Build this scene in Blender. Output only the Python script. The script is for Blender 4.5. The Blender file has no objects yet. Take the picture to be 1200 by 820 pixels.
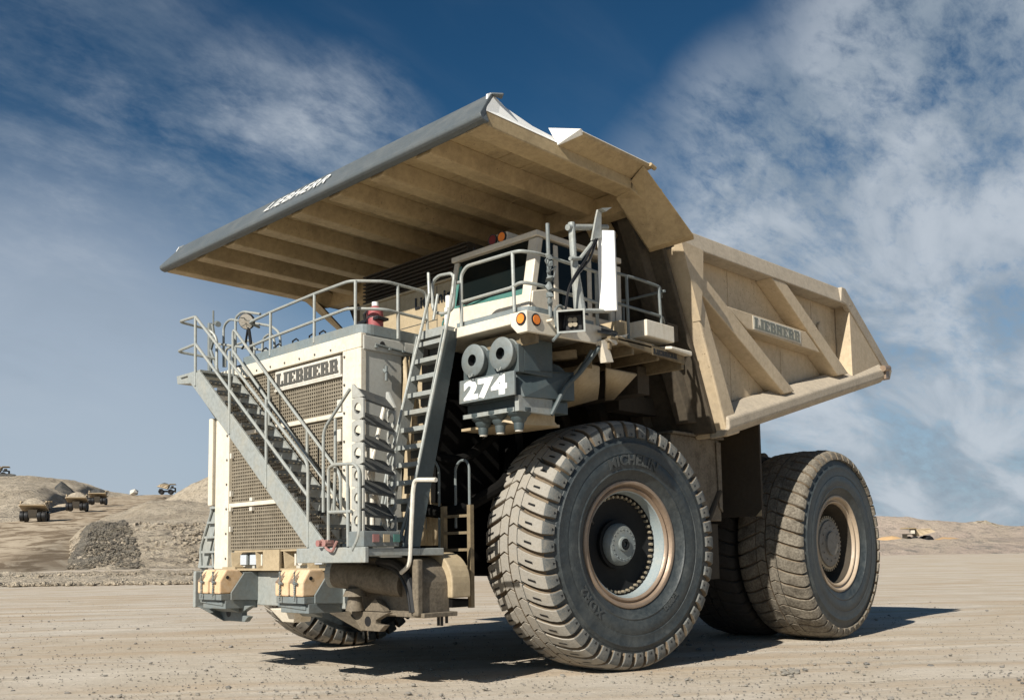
import bpy, bmesh, math, random
from mathutils import Vector, Matrix, noise
random.seed(7)
R=math.radians; PI=math.pi
SKYV=1.0; SKYS=.05; SUNE=5.0; EXPO=.55; CLOUDAMT=.88
CLOUD_D=(3.7,4.6,5.6); CLOUD_L=(7.4,8.1,8.9); HORIZ=(4.8,6.0,7.4)
sc=bpy.context.scene; col=sc.collection
# ------------------------------------------------------------------ camera
CAM=dict(loc=(12.02225,13.05442,1.78546),yaw=-2.3732,pit=0.0975,rol=-0.0149,f=1109.47,sy=131.685)
def load():
    F=Vector((math.cos(CAM['yaw'])*math.cos(CAM['pit']),math.sin(CAM['yaw'])*math.cos(CAM['pit']),math.sin(CAM['pit'])))
    Rt=F.cross(Vector((0,0,1))).normalized(); U=Rt.cross(F)
    c,s=math.cos(CAM['rol']),math.sin(CAM['rol'])
    return F,Rt*c+U*s,-Rt*s+U*c
CF,CR,CU=load(); CC=Vector(CAM['loc'])
CF=CF; 
def P(x,y,ax,val):
    """point of the plane ax=val seen at photo pixel x,y"""
    d=CF+CR*((x-600)/CAM['f'])-CU*((y-410-CAM['sy'])/CAM['f'])
    i='XYZ'.index(ax); return CC+d*((val-CC[i])/d[i])
cd=bpy.data.cameras.new('camera'); co=bpy.data.objects.new('camera',cd); col.objects.link(co); sc.camera=co
co.matrix_world=Matrix(((CR.x,CU.x,-CF.x,CC.x),(CR.y,CU.y,-CF.y,CC.y),(CR.z,CU.z,-CF.z,CC.z),(0,0,0,1)))
cd.sensor_width=36; cd.lens=36*CAM['f']/1200; cd.shift_y=CAM['sy']/1200; cd.clip_end=6000; cd.clip_start=.1
# ------------------------------------------------------------------ world, sun
SUN=Vector((1.38,0.27,1.0)).normalized()
w=bpy.data.worlds.new('World'); sc.world=w; w.use_nodes=True
wn=w.node_tree.nodes; wl=w.node_tree.links; wn.clear()
def N(nt,t,**k):
    n=nt.nodes.new(t)
    for a,b in k.items():
        if a=='inp':
            for q,v in b.items(): n.inputs[q].default_value=v
        else: setattr(n,a,b)
    return n
WT=w.node_tree
def M(nt,op,a,b=None,c=None,clamp=False):
    n=nt.nodes.new('ShaderNodeMath'); n.operation=op; n.use_clamp=clamp
    for i,v in enumerate((a,b,c)):
        if v is None: continue
        if isinstance(v,(int,float)): n.inputs[i].default_value=v
        else: nt.links.new(v,n.inputs[i])
    return n.outputs[0]
def MIX(nt,f,a,b,mode='MIX'):
    n=nt.nodes.new('ShaderNodeMix'); n.data_type='RGBA'; n.blend_type=mode
    for i,v in ((0,f),(6,a),(7,b)):
        if isinstance(v,(int,float)): n.inputs[i].default_value=v
        elif isinstance(v,tuple): n.inputs[i].default_value=(*v,1) if len(v)==3 else v
        else: nt.links.new(v,n.inputs[i])
    return n.outputs[2]
def RAMP(nt,f,a,b,lo=0.,hi=1.):
    n=nt.nodes.new('ShaderNodeMapRange'); n.interpolation_type='SMOOTHSTEP'
    nt.links.new(f,n.inputs[0]); n.inputs[1].default_value=a;n.inputs[2].default_value=b;n.inputs[3].default_value=lo;n.inputs[4].default_value=hi
    return n.outputs[0]
def NOISE(nt,vec,scale,detail=5,rough=.55,dist=0.,lac=2.):
    n=nt.nodes.new('ShaderNodeTexNoise'); n.inputs['Scale'].default_value=scale;n.inputs['Detail'].default_value=detail
    n.inputs['Roughness'].default_value=rough;n.inputs['Distortion'].default_value=dist
    if vec is not None: nt.links.new(vec,n.inputs['Vector'])
    return n.outputs[0]
sky=N(WT,'ShaderNodeTexSky',sky_type='NISHITA',sun_disc=False)
sky.sun_elevation=math.asin(SUN.z); sky.sun_rotation=math.atan2(SUN.x,SUN.y); sky.altitude=1500; sky.air_density=1.0; sky.dust_density=.6; sky.ozone_density=2.5
tc=N(WT,'ShaderNodeTexCoord'); D=tc.outputs['Generated']
hs=N(WT,'ShaderNodeHueSaturation',inp={'Saturation':1.12,'Value':SKYV}); wl.new(sky.outputs[0],hs.inputs['Color'])
gm=N(WT,'ShaderNodeGamma',inp={'Gamma':1.25}); wl.new(hs.outputs[0],gm.inputs[0])
sep=N(WT,'ShaderNodeSeparateXYZ'); wl.new(D,sep.inputs[0])
zz=M(WT,'MAXIMUM',sep.outputs[2],0.0)
den=M(WT,'ADD',zz,.45)
cmb=N(WT,'ShaderNodeCombineXYZ'); wl.new(M(WT,'DIVIDE',sep.outputs[0],den),cmb.inputs[0]); wl.new(M(WT,'DIVIDE',sep.outputs[1],den),cmb.inputs[1])
CV=cmb.outputs[0]
def pixdir(x,y): return (CF+CR*((x-600)/CAM['f'])-CU*((y-410-CAM['sy'])/CAM['f'])).normalized()
def blob(x,y,r0,r1,amt=1.):
    v=pixdir(x,y); n=N(WT,'ShaderNodeVectorMath',operation='DOT_PRODUCT'); wl.new(D,n.inputs[0]); n.inputs[1].default_value=v
    return RAMP(WT,n.outputs['Value'],math.cos(R(r1)),math.cos(R(r0)),0,amt)
def mx(l):
    o=l[0]
    for q in l[1:]: o=M(WT,'MAXIMUM',o,q)
    return o
def stretch(rot,sx,sy):
    n=N(WT,'ShaderNodeMapping'); wl.new(CV,n.inputs[0]); n.inputs['Rotation'].default_value=(0,0,rot); n.inputs['Scale'].default_value=(sx,sy,1); return n.outputs[0]
# streaky high cloud on the left, puffed sheet on the right
left=mx([blob(400,185,1,7,1.0),blob(290,200,2,9,.75),blob(90,110,2,11,.42),blob(150,200,2,10,.5),blob(40,330,3,10,.3)])
right=mx([blob(1200,20,5,13,1.),blob(1100,90,4,11,.9),blob(1100,200,6,14,1.),blob(980,290,6,12,1.),blob(1060,400,9,18,1.),blob(900,180,2,8,.7),blob(1180,560,8,20,.9),blob(820,220,1,7,.4)])
n1=NOISE(WT,stretch(R(62),1.2,3.2),2.6,10,.62,.35)
n2=NOISE(WT,stretch(R(-20),1.2,1.0),9.5,9,.62,.3)
n3=NOISE(WT,stretch(R(35),1.2,1.9),3.0,7,.55,.5)
n4=NOISE(WT,stretch(R(35),1.,1.7),30.,9,.68,.25)
cl=M(WT,'MULTIPLY',left,RAMP(WT,M(WT,'ADD',M(WT,'MULTIPLY',n1,.62),M(WT,'ADD',M(WT,'MULTIPLY',n2,.22),M(WT,'MULTIPLY',n4,.16))),.38,.68))
cr=M(WT,'MULTIPLY',right,RAMP(WT,M(WT,'ADD',M(WT,'MULTIPLY',n3,.42),M(WT,'ADD',M(WT,'MULTIPLY',n2,.28),M(WT,'MULTIPLY',n4,.30))),.33,.55))
cloud=M(WT,'ADD',cl,cr,clamp=True)
bg_noise=RAMP(WT,NOISE(WT,stretch(R(10),1,3.5),1.6,7,.55,.3),.45,.8,0,.12)
cloud=M(WT,'MAXIMUM',cloud,bg_noise)
ccol=MIX(WT,RAMP(WT,n3,.38,.66),CLOUD_D,CLOUD_L)
base=MIX(WT,1.0,gm.outputs[0],(.42,.66,.60),'MULTIPLY')
hz=RAMP(WT,zz,-.04,.45,.97,0)
base=MIX(WT,hz,base,HORIZ)
base=MIX(WT,M(WT,'MAXIMUM',blob(40,500,2,17,.55),blob(180,470,2,10,.4)),base,(6.6,7.3,8.3))
fin=MIX(WT,M(WT,'MULTIPLY',cloud,CLOUDAMT),base,ccol)
bg=N(WT,'ShaderNodeBackground',inp={'Strength':SKYS}); wl.new(fin,bg.inputs[0]); ow=N(WT,'ShaderNodeOutputWorld'); wl.new(bg.outputs[0],ow.inputs[0])
sd=bpy.data.lights.new('sun','SUN'); sd.energy=SUNE; sd.angle=R(.5); sd.color=(1,.94,.84)
so=bpy.data.objects.new('sun',sd); col.objects.link(so); so.rotation_euler=SUN.to_track_quat('Z','Y').to_euler()
sc.view_settings.view_transform='Standard'; sc.view_settings.look='None'; sc.view_settings.gamma=1; sc.view_settings.exposure=EXPO
# ------------------------------------------------------------------ materials
MT={}
def mat(name,c,c2=None,rough=.6,metal=0.,dirt=.35,dscale=2.2,dcol=(.30,.235,.155),bump=.12,bscale=30,streak=0.,spec=.5,speck=0.,speckcol=(.12,.09,.06)):
    m=bpy.data.materials.new(name); m.use_nodes=True; nt=m.node_tree; b=nt.nodes['Principled BSDF']
    t=N(nt,'ShaderNodeTexCoord'); O=t.outputs['Object']
    f=NOISE(nt,O,dscale,8,.68,.3); g=NOISE(nt,O,dscale*7,6,.7)
    if c2 is None: c2=tuple(v*.82 for v in c)
    colr=MIX(nt,RAMP(nt,g,.35,.7),c,c2)
    fac=M(nt,'ADD',M(nt,'MULTIPLY',f,.75),M(nt,'MULTIPLY',g,.25))
    dm=RAMP(nt,fac,.40,.72,0,dirt)
    if streak:
        mp=N(nt,'ShaderNodeMapping'); nt.links.new(O,mp.inputs[0]); mp.inputs['Scale'].default_value=(6,6,.5)
        dm=M(nt,'MAXIMUM',dm,RAMP(nt,NOISE(nt,mp.outputs[0],1.6,6,.6),.5,.78,0,streak))
    colr=MIX(nt,dm,colr,dcol)
    if speck:
        sp=NOISE(nt,O,26,3,.6); colr=MIX(nt,M(nt,'MULTIPLY',RAMP(nt,sp,.62,.70),RAMP(nt,NOISE(nt,O,.9,3),.45,.62,0,speck)),colr,speckcol)
    nt.links.new(colr,b.inputs['Base Color'])
    nt.links.new(RAMP(nt,dm,0,max(dirt,.01),rough,min(1,rough+.25)),b.inputs['Roughness'])
    b.inputs['Metallic'].default_value=metal; b.inputs['Specular IOR Level'].default_value=spec
    if bump:
        bp_=N(nt,'ShaderNodeBump',inp={'Strength':bump,'Distance':.02}); nt.links.new(M(nt,'ADD',NOISE(nt,O,bscale,6,.65),M(nt,'MULTIPLY',NOISE(nt,O,1.7,3,.5),3.0)),bp_.inputs['Height']); nt.links.new(bp_.outputs[0],b.inputs['Normal'])
    MT[name]=m; return m
mat('body',(.52,.42,.285),(.46,.365,.24),rough=.55,dirt=.6,dscale=1.4,dcol=(.31,.255,.185),streak=.55,speck=.9,speckcol=(.15,.10,.06))
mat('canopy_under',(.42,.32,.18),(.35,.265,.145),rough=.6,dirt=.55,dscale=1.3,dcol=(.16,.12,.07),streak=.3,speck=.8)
mat('rail',(.42,.36,.275),(.35,.30,.23),rough=.65,dirt=.7,dscale=2.5,dcol=(.25,.215,.17),streak=.5,speck=.7)
mat('cream',(.66,.61,.51),(.61,.56,.46),rough=.45,dirt=.4,dcol=(.42,.34,.23),streak=.45,bump=.06,speck=.5,speckcol=(.25,.17,.10))
mat('tan',(.40,.32,.205),(.35,.275,.17),rough=.6,dirt=.5,dcol=(.22,.175,.11),streak=.4)
mat('cab_paint',(.60,.55,.46),(.56,.51,.42),rough=.45,dirt=.3,streak=.25,bump=.05)
mat('lip',(.085,.10,.108),(.07,.083,.09),rough=.5,dirt=.3,dcol=(.14,.14,.135),bump=.25,bscale=60)
mat('wall_soot_shade',(.085,.068,.046),(.06,.048,.033),rough=.8,dirt=.6,dscale=1.5,dcol=(.035,.029,.021),streak=.4,speck=.5)  # sooty wall, with the canopy's shade put into the colour as well
mat('rubber_letter',(.05,.056,.057),(.035,.04,.04),rough=.7,dirt=.3,dcol=(.09,.09,.085))
mat('galv',(.33,.35,.335),(.25,.27,.26),rough=.5,metal=.2,dirt=.45,dcol=(.33,.29,.215),bump=.12)
mat('kick_blue',(.17,.205,.215),(.13,.16,.168),rough=.5,dirt=.4,dcol=(.25,.23,.18),bump=.1)
mat('step_frame',(.36,.365,.34),(.29,.295,.275),rough=.5,dirt=.45,dcol=(.30,.26,.19),bump=.1)
mat('steel_grey',(.15,.175,.18),(.12,.14,.14),rough=.55,dirt=.4,dcol=(.22,.19,.14),bump=.15)
mat('slate',(.055,.075,.08),(.042,.058,.062),rough=.5,dirt=.28,dcol=(.15,.15,.14),bump=.15,bscale=60)
mat('hoodgrey',(.42,.42,.385),(.38,.38,.35),rough=.5,dirt=.35,dcol=(.30,.26,.19),streak=.3,bump=.05)
mat('dark',(.004,.004,.004),(.006,.0055,.005),rough=.9,dirt=.3,dcol=(.012,.010,.008),spec=.1)  # near black: shade around engine and axles is put into the colour
mat('darkbrown',(.042,.034,.024),(.03,.024,.017),rough=.85,dirt=.5,dcol=(.075,.058,.037),bump=.3)
mat('tan_shaded',(.20,.155,.09),(.16,.12,.07),rough=.7,dirt=.6,dcol=(.10,.08,.05))  # tan darkened, the shade below the deck is painted in
mat('grille_tan',(.25,.215,.16),(.19,.165,.125),rough=.7,dirt=.6,dscale=1.5,dcol=(.13,.105,.07))
mat('black',(.008,.008,.009),None,rough=.5,dirt=0,bump=0)
mat('rubber_side',(.020,.026,.029),(.032,.040,.043),rough=.48,dirt=.6,dscale=2.0,dcol=(.085,.092,.088),bump=.35,bscale=22,spec=.5)
mat('rubber_tread',(.285,.265,.232),(.235,.22,.19),rough=.9,dirt=.5,dcol=(.31,.265,.20),bump=.45,bscale=26,dscale=4)
mat('rubber_groove',(.16,.12,.08),(.10,.08,.055),rough=.95,dirt=.5,dcol=(.22,.16,.10),bump=.4)
mat('rubber_shoulder',(.075,.085,.088),(.12,.12,.11),rough=.8,dirt=.6,dscale=9,dcol=(.24,.215,.175),bump=.35)
mat('rubber_mud',(.22,.195,.155),(.11,.095,.073),rough=.95,dirt=.85,dcol=(.055,.046,.035),bump=1.0,bscale=9,dscale=3.5)
mat('rubber_shaded',(.03,.027,.024),(.02,.018,.016),rough=.95,dirt=.5,dcol=(.05,.042,.032))  # inner rear tyres: shade behind the outer ones put into the colour
mat('bronze',(.30,.225,.165),(.25,.185,.135),rough=.42,metal=.4,dirt=.35,dcol=(.24,.19,.14))
mat('rimtan',(.40,.32,.235),(.36,.28,.2),rough=.5,dirt=.35)
mat('rimblue',(.22,.27,.285),(.28,.32,.33),rough=.45,dirt=.5,dscale=6,dcol=(.34,.33,.29))
mat('bolt',(.34,.29,.21),None,rough=.5,metal=.4)
mat('yellow',(.66,.40,.19),(.60,.35,.15),rough=.6,dirt=.5,dcol=(.60,.47,.34),bump=.1)
mat('white',(.82,.82,.79),(.78,.78,.75),rough=.4,dirt=.12,dcol=(.55,.5,.42),bump=0)
mat('offwhite',(.62,.59,.52),None,rough=.5,dirt=.3,streak=.3)
mat('red',(.30,.035,.045),(.25,.03,.04),rough=.5,dirt=.45,dcol=(.33,.18,.16),bump=0)
mat('dull_red',(.30,.13,.12),(.25,.11,.10),rough=.6,dirt=.5,dcol=(.32,.27,.22))
mat('grime_shade',(.17,.14,.10),(.12,.098,.07),rough=.75,dirt=.75,dscale=3,dcol=(.055,.045,.033),streak=.6,bump=.3)  # grime on the front parts; on the hydraulic tank also painted shade
mat('dark_disc',(.006,.007,.008),(.009,.010,.011),rough=.6,dirt=.3,dcol=(.02,.02,.019),spec=.2)
mat('hub_grey',(.20,.185,.16),(.16,.15,.13),rough=.6,dirt=.5,dscale=6,dcol=(.10,.09,.075),bump=.3)
mat('orange',(.85,.25,.03),(.75,.2,.03),rough=.25,dirt=0,bump=0)
mat('darkred',(.16,.015,.012),None,rough=.25,dirt=0,bump=0)
mat('wax',(.60,.45,.30),(.54,.38,.23),rough=.7,dirt=.5,dcol=(.50,.30,.13),bump=.2,bscale=6)
mat('letter_grey',(.055,.057,.052),(.07,.07,.065),rough=.6,dirt=.2)
mat('letter_worn',(.12,.135,.12),(.17,.18,.155),rough=.6,dirt=.45,dscale=9,dcol=(.38,.33,.24))
mat('step_dark',(.045,.052,.055),(.07,.075,.075),rough=.7,dirt=.4,dscale=8,dcol=(.2,.17,.12))
mat('teal',(.05,.16,.14),None,rough=.3,dirt=.1)
g=bpy.data.materials.new('glass'); g.use_nodes=True; b=g.node_tree.nodes['Principled BSDF']; b.inputs['Base Color'].default_value=(.006,.009,.009,1); b.inputs['Roughness'].default_value=.08; b.inputs['Specular IOR Level'].default_value=.12; MT['glass']=g
g=bpy.data.materials.new('mirror_glass'); g.use_nodes=True; b=g.node_tree.nodes['Principled BSDF']; b.inputs['Base Color'].default_value=(.8,.82,.82,1); b.inputs['Roughness'].default_value=.06; b.inputs['Metallic'].default_value=1; MT['mirror_glass']=g
g=bpy.data.materials.new('lamp_glass'); g.use_nodes=True; b=g.node_tree.nodes['Principled BSDF']; b.inputs['Base Color'].default_value=(.75,.8,.85,1); b.inputs['Roughness'].default_value=.12; b.inputs['Metallic'].default_value=.5; MT['lamp_glass']=g
# ------------------------------------------------------------------ mesh builder
V=Vector
class MB:
    def __init__(s): s.v=[];s.f=[];s.m=[]
    def add(s,vs,fs,mi=0):
        o=len(s.v); s.v+= [V(q) for q in vs]; s.f+=[tuple(i+o for i in f) for f in fs]; s.m+=[mi]*len(fs); return s
    def box(s,x0,x1,y0,y1,z0,z1,mi=0):
        return s.add([(x0,y0,z0),(x1,y0,z0),(x1,y1,z0),(x0,y1,z0),(x0,y0,z1),(x1,y0,z1),(x1,y1,z1),(x0,y1,z1)],[(0,3,2,1),(4,5,6,7),(0,1,5,4),(1,2,6,5),(2,3,7,6),(3,0,4,7)],mi)
    def prism(s,poly,vec,mi=0):
        n=len(poly); vec=V(vec); a=[V(p) for p in poly]; 
        return s.add(a+[p+vec for p in a],[tuple(range(n))[::-1],tuple(range(n,2*n))]+[(i,(i+1)%n,(i+1)%n+n,i+n) for i in range(n)],mi)
    def hexa(s,p,mi=0): # 8 points, bottom 4 then top 4
        return s.add(p,[(0,3,2,1),(4,5,6,7),(0,1,5,4),(1,2,6,5),(2,3,7,6),(3,0,4,7)],mi)
    def beam(s,p0,p1,wd,ht,up=(0,0,1),mi=0):
        p0=V(p0);p1=V(p1);d=(p1-p0).normalized();up=V(up); sd=d.cross(up)
        if sd.length<1e-4: sd=d.cross(V((1,0,0)))
        sd.normalize(); u=sd.cross(d); a=sd*(wd/2); b=u*(ht/2)
        return s.hexa([p0-a-b,p0+a-b,p0+a+b,p0-a+b,p1-a-b,p1+a-b,p1+a+b,p1-a+b],mi)
    def tube(s,pts,r,n=8,fil=0.,closed=False,mi=0):
        pts=[V(p) for p in pts]
        if fil>0:
            o=[]; L=len(pts)
            for i,p in enumerate(pts):
                if (i in(0,L-1)) and not closed: o.append(p);continue
                a=pts[i-1];b=pts[(i+1)%L]; da=a-p;db=b-p
                k=min(fil,da.length*.45,db.length*.45); A=p+da.normalized()*k;B=p+db.normalized()*k
                for t in (0,.2,.4,.6,.8,1): o.append(A*(1-t)**2+p*2*t*(1-t)+B*t*t)
            pts=o
        L=len(pts); rings=[]; prev=None
        for i,p in enumerate(pts):
            if closed: d=(pts[(i+1)%L]-pts[i-1])
            else: d=(pts[min(i+1,L-1)]-pts[max(i-1,0)])
            d.normalize()
            if prev is None:
                q=d.cross(V((0,0,1)))
                if q.length<.1:q=d.cross(V((1,0,0)))
                q.normalize()
            else:
                q=prev-d*prev.dot(d); q.normalize()
            prev=q; u=d.cross(q)
            rings.append([p+q*(math.cos(2*PI*k/n)*r)+u*(math.sin(2*PI*k/n)*r) for k in range(n)])
        vs=[v for rr in rings for v in rr]; fs=[]
        for i in range(L-1 if not closed else L):
            j=(i+1)%L
            for k in range(n): fs.append((i*n+k,i*n+(k+1)%n,j*n+(k+1)%n,j*n+k))
        if not closed: fs+= [tuple(range(n))[::-1],tuple((L-1)*n+k for k in range(n))]
        return s.add(vs,fs,mi)
    def lathe(s,prof,o,ax,n=48,mi=0,ref=None):
        o=V(o);ax=V(ax).normalized(); q=ax.cross(V((0,0,1)))
        if q.length<.1:q=ax.cross(V((1,0,0)))
        q.normalize();u=ax.cross(q); vs=[];fs=[];L=len(prof)
        for r,h in prof:
            for k in range(n):
                t=2*PI*k/n; vs.append(o+ax*h+q*(r*math.cos(t))+u*(r*math.sin(t)))
        for i in range(L-1):
            for k in range(n): fs.append((i*n+k,i*n+(k+1)%n,(i+1)*n+(k+1)%n,(i+1)*n+k))
        if prof[0][0]>1e-4: pass
        return s.add(vs,fs,mi)
    def cyl(s,p0,p1,r0,r1=None,n=20,mi=0):
        p0=V(p0);p1=V(p1); r1=r0 if r1 is None else r1; L=(p1-p0).length
        return s.lathe([(0.0001,0),(r0,0),(r1,L),(0.0001,L)],p0,p1-p0,n,mi)
    def ring(s,p0,ax,r0,r1,h,n=32,mi=0): # flat annulus with thickness
        return s.lathe([(r0,0),(r1,0),(r1,h),(r0,h),(r0,0)],p0,ax,n,mi)
    def ico(s,c,r,sq=(1,1,1),mi=0,jit=.25):
        t=(1+5**.5)/2; vs=[(-1,t,0),(1,t,0),(-1,-t,0),(1,-t,0),(0,-1,t),(0,1,t),(0,-1,-t),(0,1,-t),(t,0,-1),(t,0,1),(-t,0,-1),(-t,0,1)]
        fs=[(0,11,5),(0,5,1),(0,1,7),(0,7,10),(0,10,11),(1,5,9),(5,11,4),(11,10,2),(10,7,6),(7,1,8),(3,9,4),(3,4,2),(3,2,6),(3,6,8),(3,8,9),(4,9,5),(2,4,11),(6,2,10),(8,6,7),(9,8,1)]
        c=V(c); a=random.random()*6.28; ca,sa=math.cos(a),math.sin(a); o=[]
        for q in vs:
            k=r/1.9*(1+random.uniform(-jit,jit)); x,y,z=q[0]*k*sq[0],q[1]*k*sq[1],q[2]*k*sq[2]
            o.append(c+V((x*ca-y*sa,x*sa+y*ca,z)))
        return s.add(o,fs,mi)
    def rects(s,rl,o,ex,ey,ez,mi=0): # list of rects in local frame
        o=V(o);ex=V(ex);ey=V(ey);ez=V(ez)
        for x0,y0,x1,y1 in rl:
            q=[o+ex*x0+ey*y0,o+ex*x1+ey*y0,o+ex*x1+ey*y1,o+ex*x0+ey*y1]; s.prism(q,ez,mi)
        return s
    def build(s,name,m,parent=None,smooth=False,bevel=0.,seg=2,loc=None):
        me=bpy.data.meshes.new(name); me.from_pydata([tuple(v) for v in s.v],[],s.f)
        ms=m if isinstance(m,(list,tuple)) else [m]
        for k in ms: me.materials.append(MT[k])
        if len(ms)>1: me.polygons.foreach_set('material_index',s.m)
        bm=bmesh.new(); bm.from_mesh(me); bmesh.ops.recalc_face_normals(bm,faces=bm.faces[:]); bm.to_mesh(me); bm.free()
        if smooth:
            me.polygons.foreach_set('use_smooth',[True]*len(me.polygons))
            try: me.set_sharp_from_angle(angle=R(38))
            except Exception: pass
        o=bpy.data.objects.new(name,me); col.objects.link(o)
        if loc: o.location=loc
        if parent: o.parent=parent
        if bevel:
            b=o.modifiers.new('bevel','BEVEL'); b.width=bevel; b.segments=seg; b.limit_method='ANGLE'; b.angle_limit=R(35)
            b.harden_normals=False
        me.update(); return o
def tag(o,label,cat=None,group=None,kind=None):
    if label:o['label']=label
    if cat:o['category']=cat
    if group:o['group']=group
    if kind:o['kind']=kind
    return o
GL={'L':(.86,[(0,.84,.52,1),(.06,.16,.44,.84),(0,0,.82,.16),(.62,.16,.82,.40)]),
'I':(.54,[(0,.84,.50,1),(.06,.16,.44,.84),(0,0,.50,.16)]),
'E':(.86,[(0,.84,.80,1),(.62,.68,.80,.84),(.06,.16,.44,.84),(.44,.41,.62,.59),(0,0,.82,.16),(.63,.16,.82,.32)]),
'B':(.90,[(0,.84,.76,1),(.06,.16,.40,.84),(.54,.58,.84,.84),(.40,.42,.78,.58),(.54,.16,.86,.42),(0,0,.80,.16)]),
'H':(1.0,[(0,.84,.46,1),(.5,.84,.96,1),(.05,.16,.41,.84),(.55,.16,.91,.84),(.41,.40,.55,.60),(0,0,.46,.16),(.5,0,.96,.16)]),
'R':(.96,[(0,.84,.78,1),(.06,.16,.40,.84),(.54,.58,.86,.84),(.40,.42,.78,.58),(.54,.16,.84,.42),(0,0,.45,.16),(.5,0,.94,.16)])}
def logo(mb,o,ex,ey,ez,width,height,mi=0,shear=0,gap=.02):
    word='LIEBHERR'; tot=sum(GL[c][0] for c in word)+gap*7; ex=V(ex)*(width/tot); ey=V(ey)*height+(V(shear) if shear else V()); x=0
    for c in word:
        w_,rl=GL[c]; mb.rects(rl,V(o)+ex*x,ex,ey,ez,mi); x+=w_+gap
def textmesh(body,size=1.,offset=0.,depth=.01):
    cu=bpy.data.curves.new('t','FONT'); cu.space_character=1.08; cu.body=body; cu.size=size; cu.offset=offset; cu.extrude=depth; cu.resolution_u=3; cu.align_x='CENTER'
    o=bpy.data.objects.new('t',cu); col.objects.link(o); dg=bpy.context.evaluated_depsgraph_get(); me=bpy.data.meshes.new_from_object(o.evaluated_get(dg))
    vs=[v.co.copy() for v in me.vertices]; fs=[tuple(p.vertices) for p in me.polygons]
    bpy.data.objects.remove(o); bpy.data.meshes.remove(me); bpy.data.curves.remove(cu); return vs,fs
def lettering(mb,body,o,ex,ey,ez,size,offset=0.,depth=.01,mi=0,sx=1.):
    vs,fs=textmesh(body,size,offset,depth); o=V(o);ex=V(ex);ey=V(ey);ez=V(ez)
    mb.add([o+ex*(v.x*sx)+ey*v.y+ez*v.z for v in vs],fs,mi)

# ================================================================== the big haul truck
truck=bpy.data.objects.new('haul_truck',None); col.objects.link(truck)
tag(truck,'huge cream mining dump truck in the foreground with stairs across its grille','haul truck')
def part(mb,name,m,par=None,**k): return mb.build(name,m,par or truck,**k)
def mir(pts): return [V((p[0],-p[1],p[2])) for p in pts]
# ---------------- dump body
slope=lambda z:-1.37+.406*(z-6.19)          # x of the front post line at height z
floor=lambda x:3.88-(x+2.3)*.262            # z of the body bottom edge
bd=MB()
for s in(1,-1):
    y=4.05*s
    bd.prism([(slope(6.95)+.0,y,6.98),(-7.45,y,7.2),(-9.78,y*1.02,5.94),(-9.7,y,5.78),(-2.25,y,3.9)],(0,-.08*s,0))
for s in(1,-1):
    for x_,za,zb in((-3.1,4.2,6.95),(-5.0,4.7,7.0),(-6.4,5.1,7.0)): bd.box(x_-.012,x_+.012,4.05*s-.001,4.05*s+.009*s,za,zb)
bd.prism([(-2.3,-4.05,3.86),(-9.75,-4.05,5.76),(-9.78,-4.05,5.90),(-2.35,-4.05,4.02)],(0,8.1,0))
bdw=bd; bd=MB(); bd.prism([(-.45,-4.2,7.66),(-2.22,-4.2,3.86),(-2.34,-4.2,3.86),(-.57,-4.2,7.66)],(0,8.4,0))
for k in range(-4,5):                        # ribs of the front wall
    yy=k*.93; bd.prism([(-.35,yy-.14,7.5),(-.35,yy+.14,7.5),(-.52,yy+.2,7.5),(-.52,yy-.2,7.5)],(-1.62,0,-3.45))
bd.beam((-1.22,-4.1,5.5),(-1.22,4.1,5.5),.32,.3)
bw=bd; bd=bdw
for k in range(6):                           # floor cross beams
    x=-3.2-k*1.15; bd.beam((x,-3.7,floor(x)-.08),(x,3.7,floor(x)-.08),.4,.2)
for yy in(-1.3,1.3): bd.prism([(-2.4,yy-.2,3.95),(-9.3,yy-.2,5.75),(-9.3,yy-.2,5.4),(-6.5,yy-.2,4.5),(-2.4,yy-.2,3.4)],(0,.4,0))
body=part(bd,'dump_body','body',bevel=.012); part(bw,'front_wall','wall_soot_shade',body,bevel=.02)
def frust(mb,poly,y,dy,gx,s):
    c=sum((V(p) for p in poly),V())/len(poly); n=len(poly)
    a=[V((p[0],y*s,p[2])) for p in poly]; b=[V((c.x+(p[0]-c.x)*gx,(y-dy)*s,c.z+(p[2]-c.z)*gx)) for p in poly]
    return mb.add(a+b,[tuple(range(n)),tuple(range(2*n-1,n-1,-1))]+[(i,i+n,(i+1)%n+n,(i+1)%n) for i in range(n)])
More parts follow.
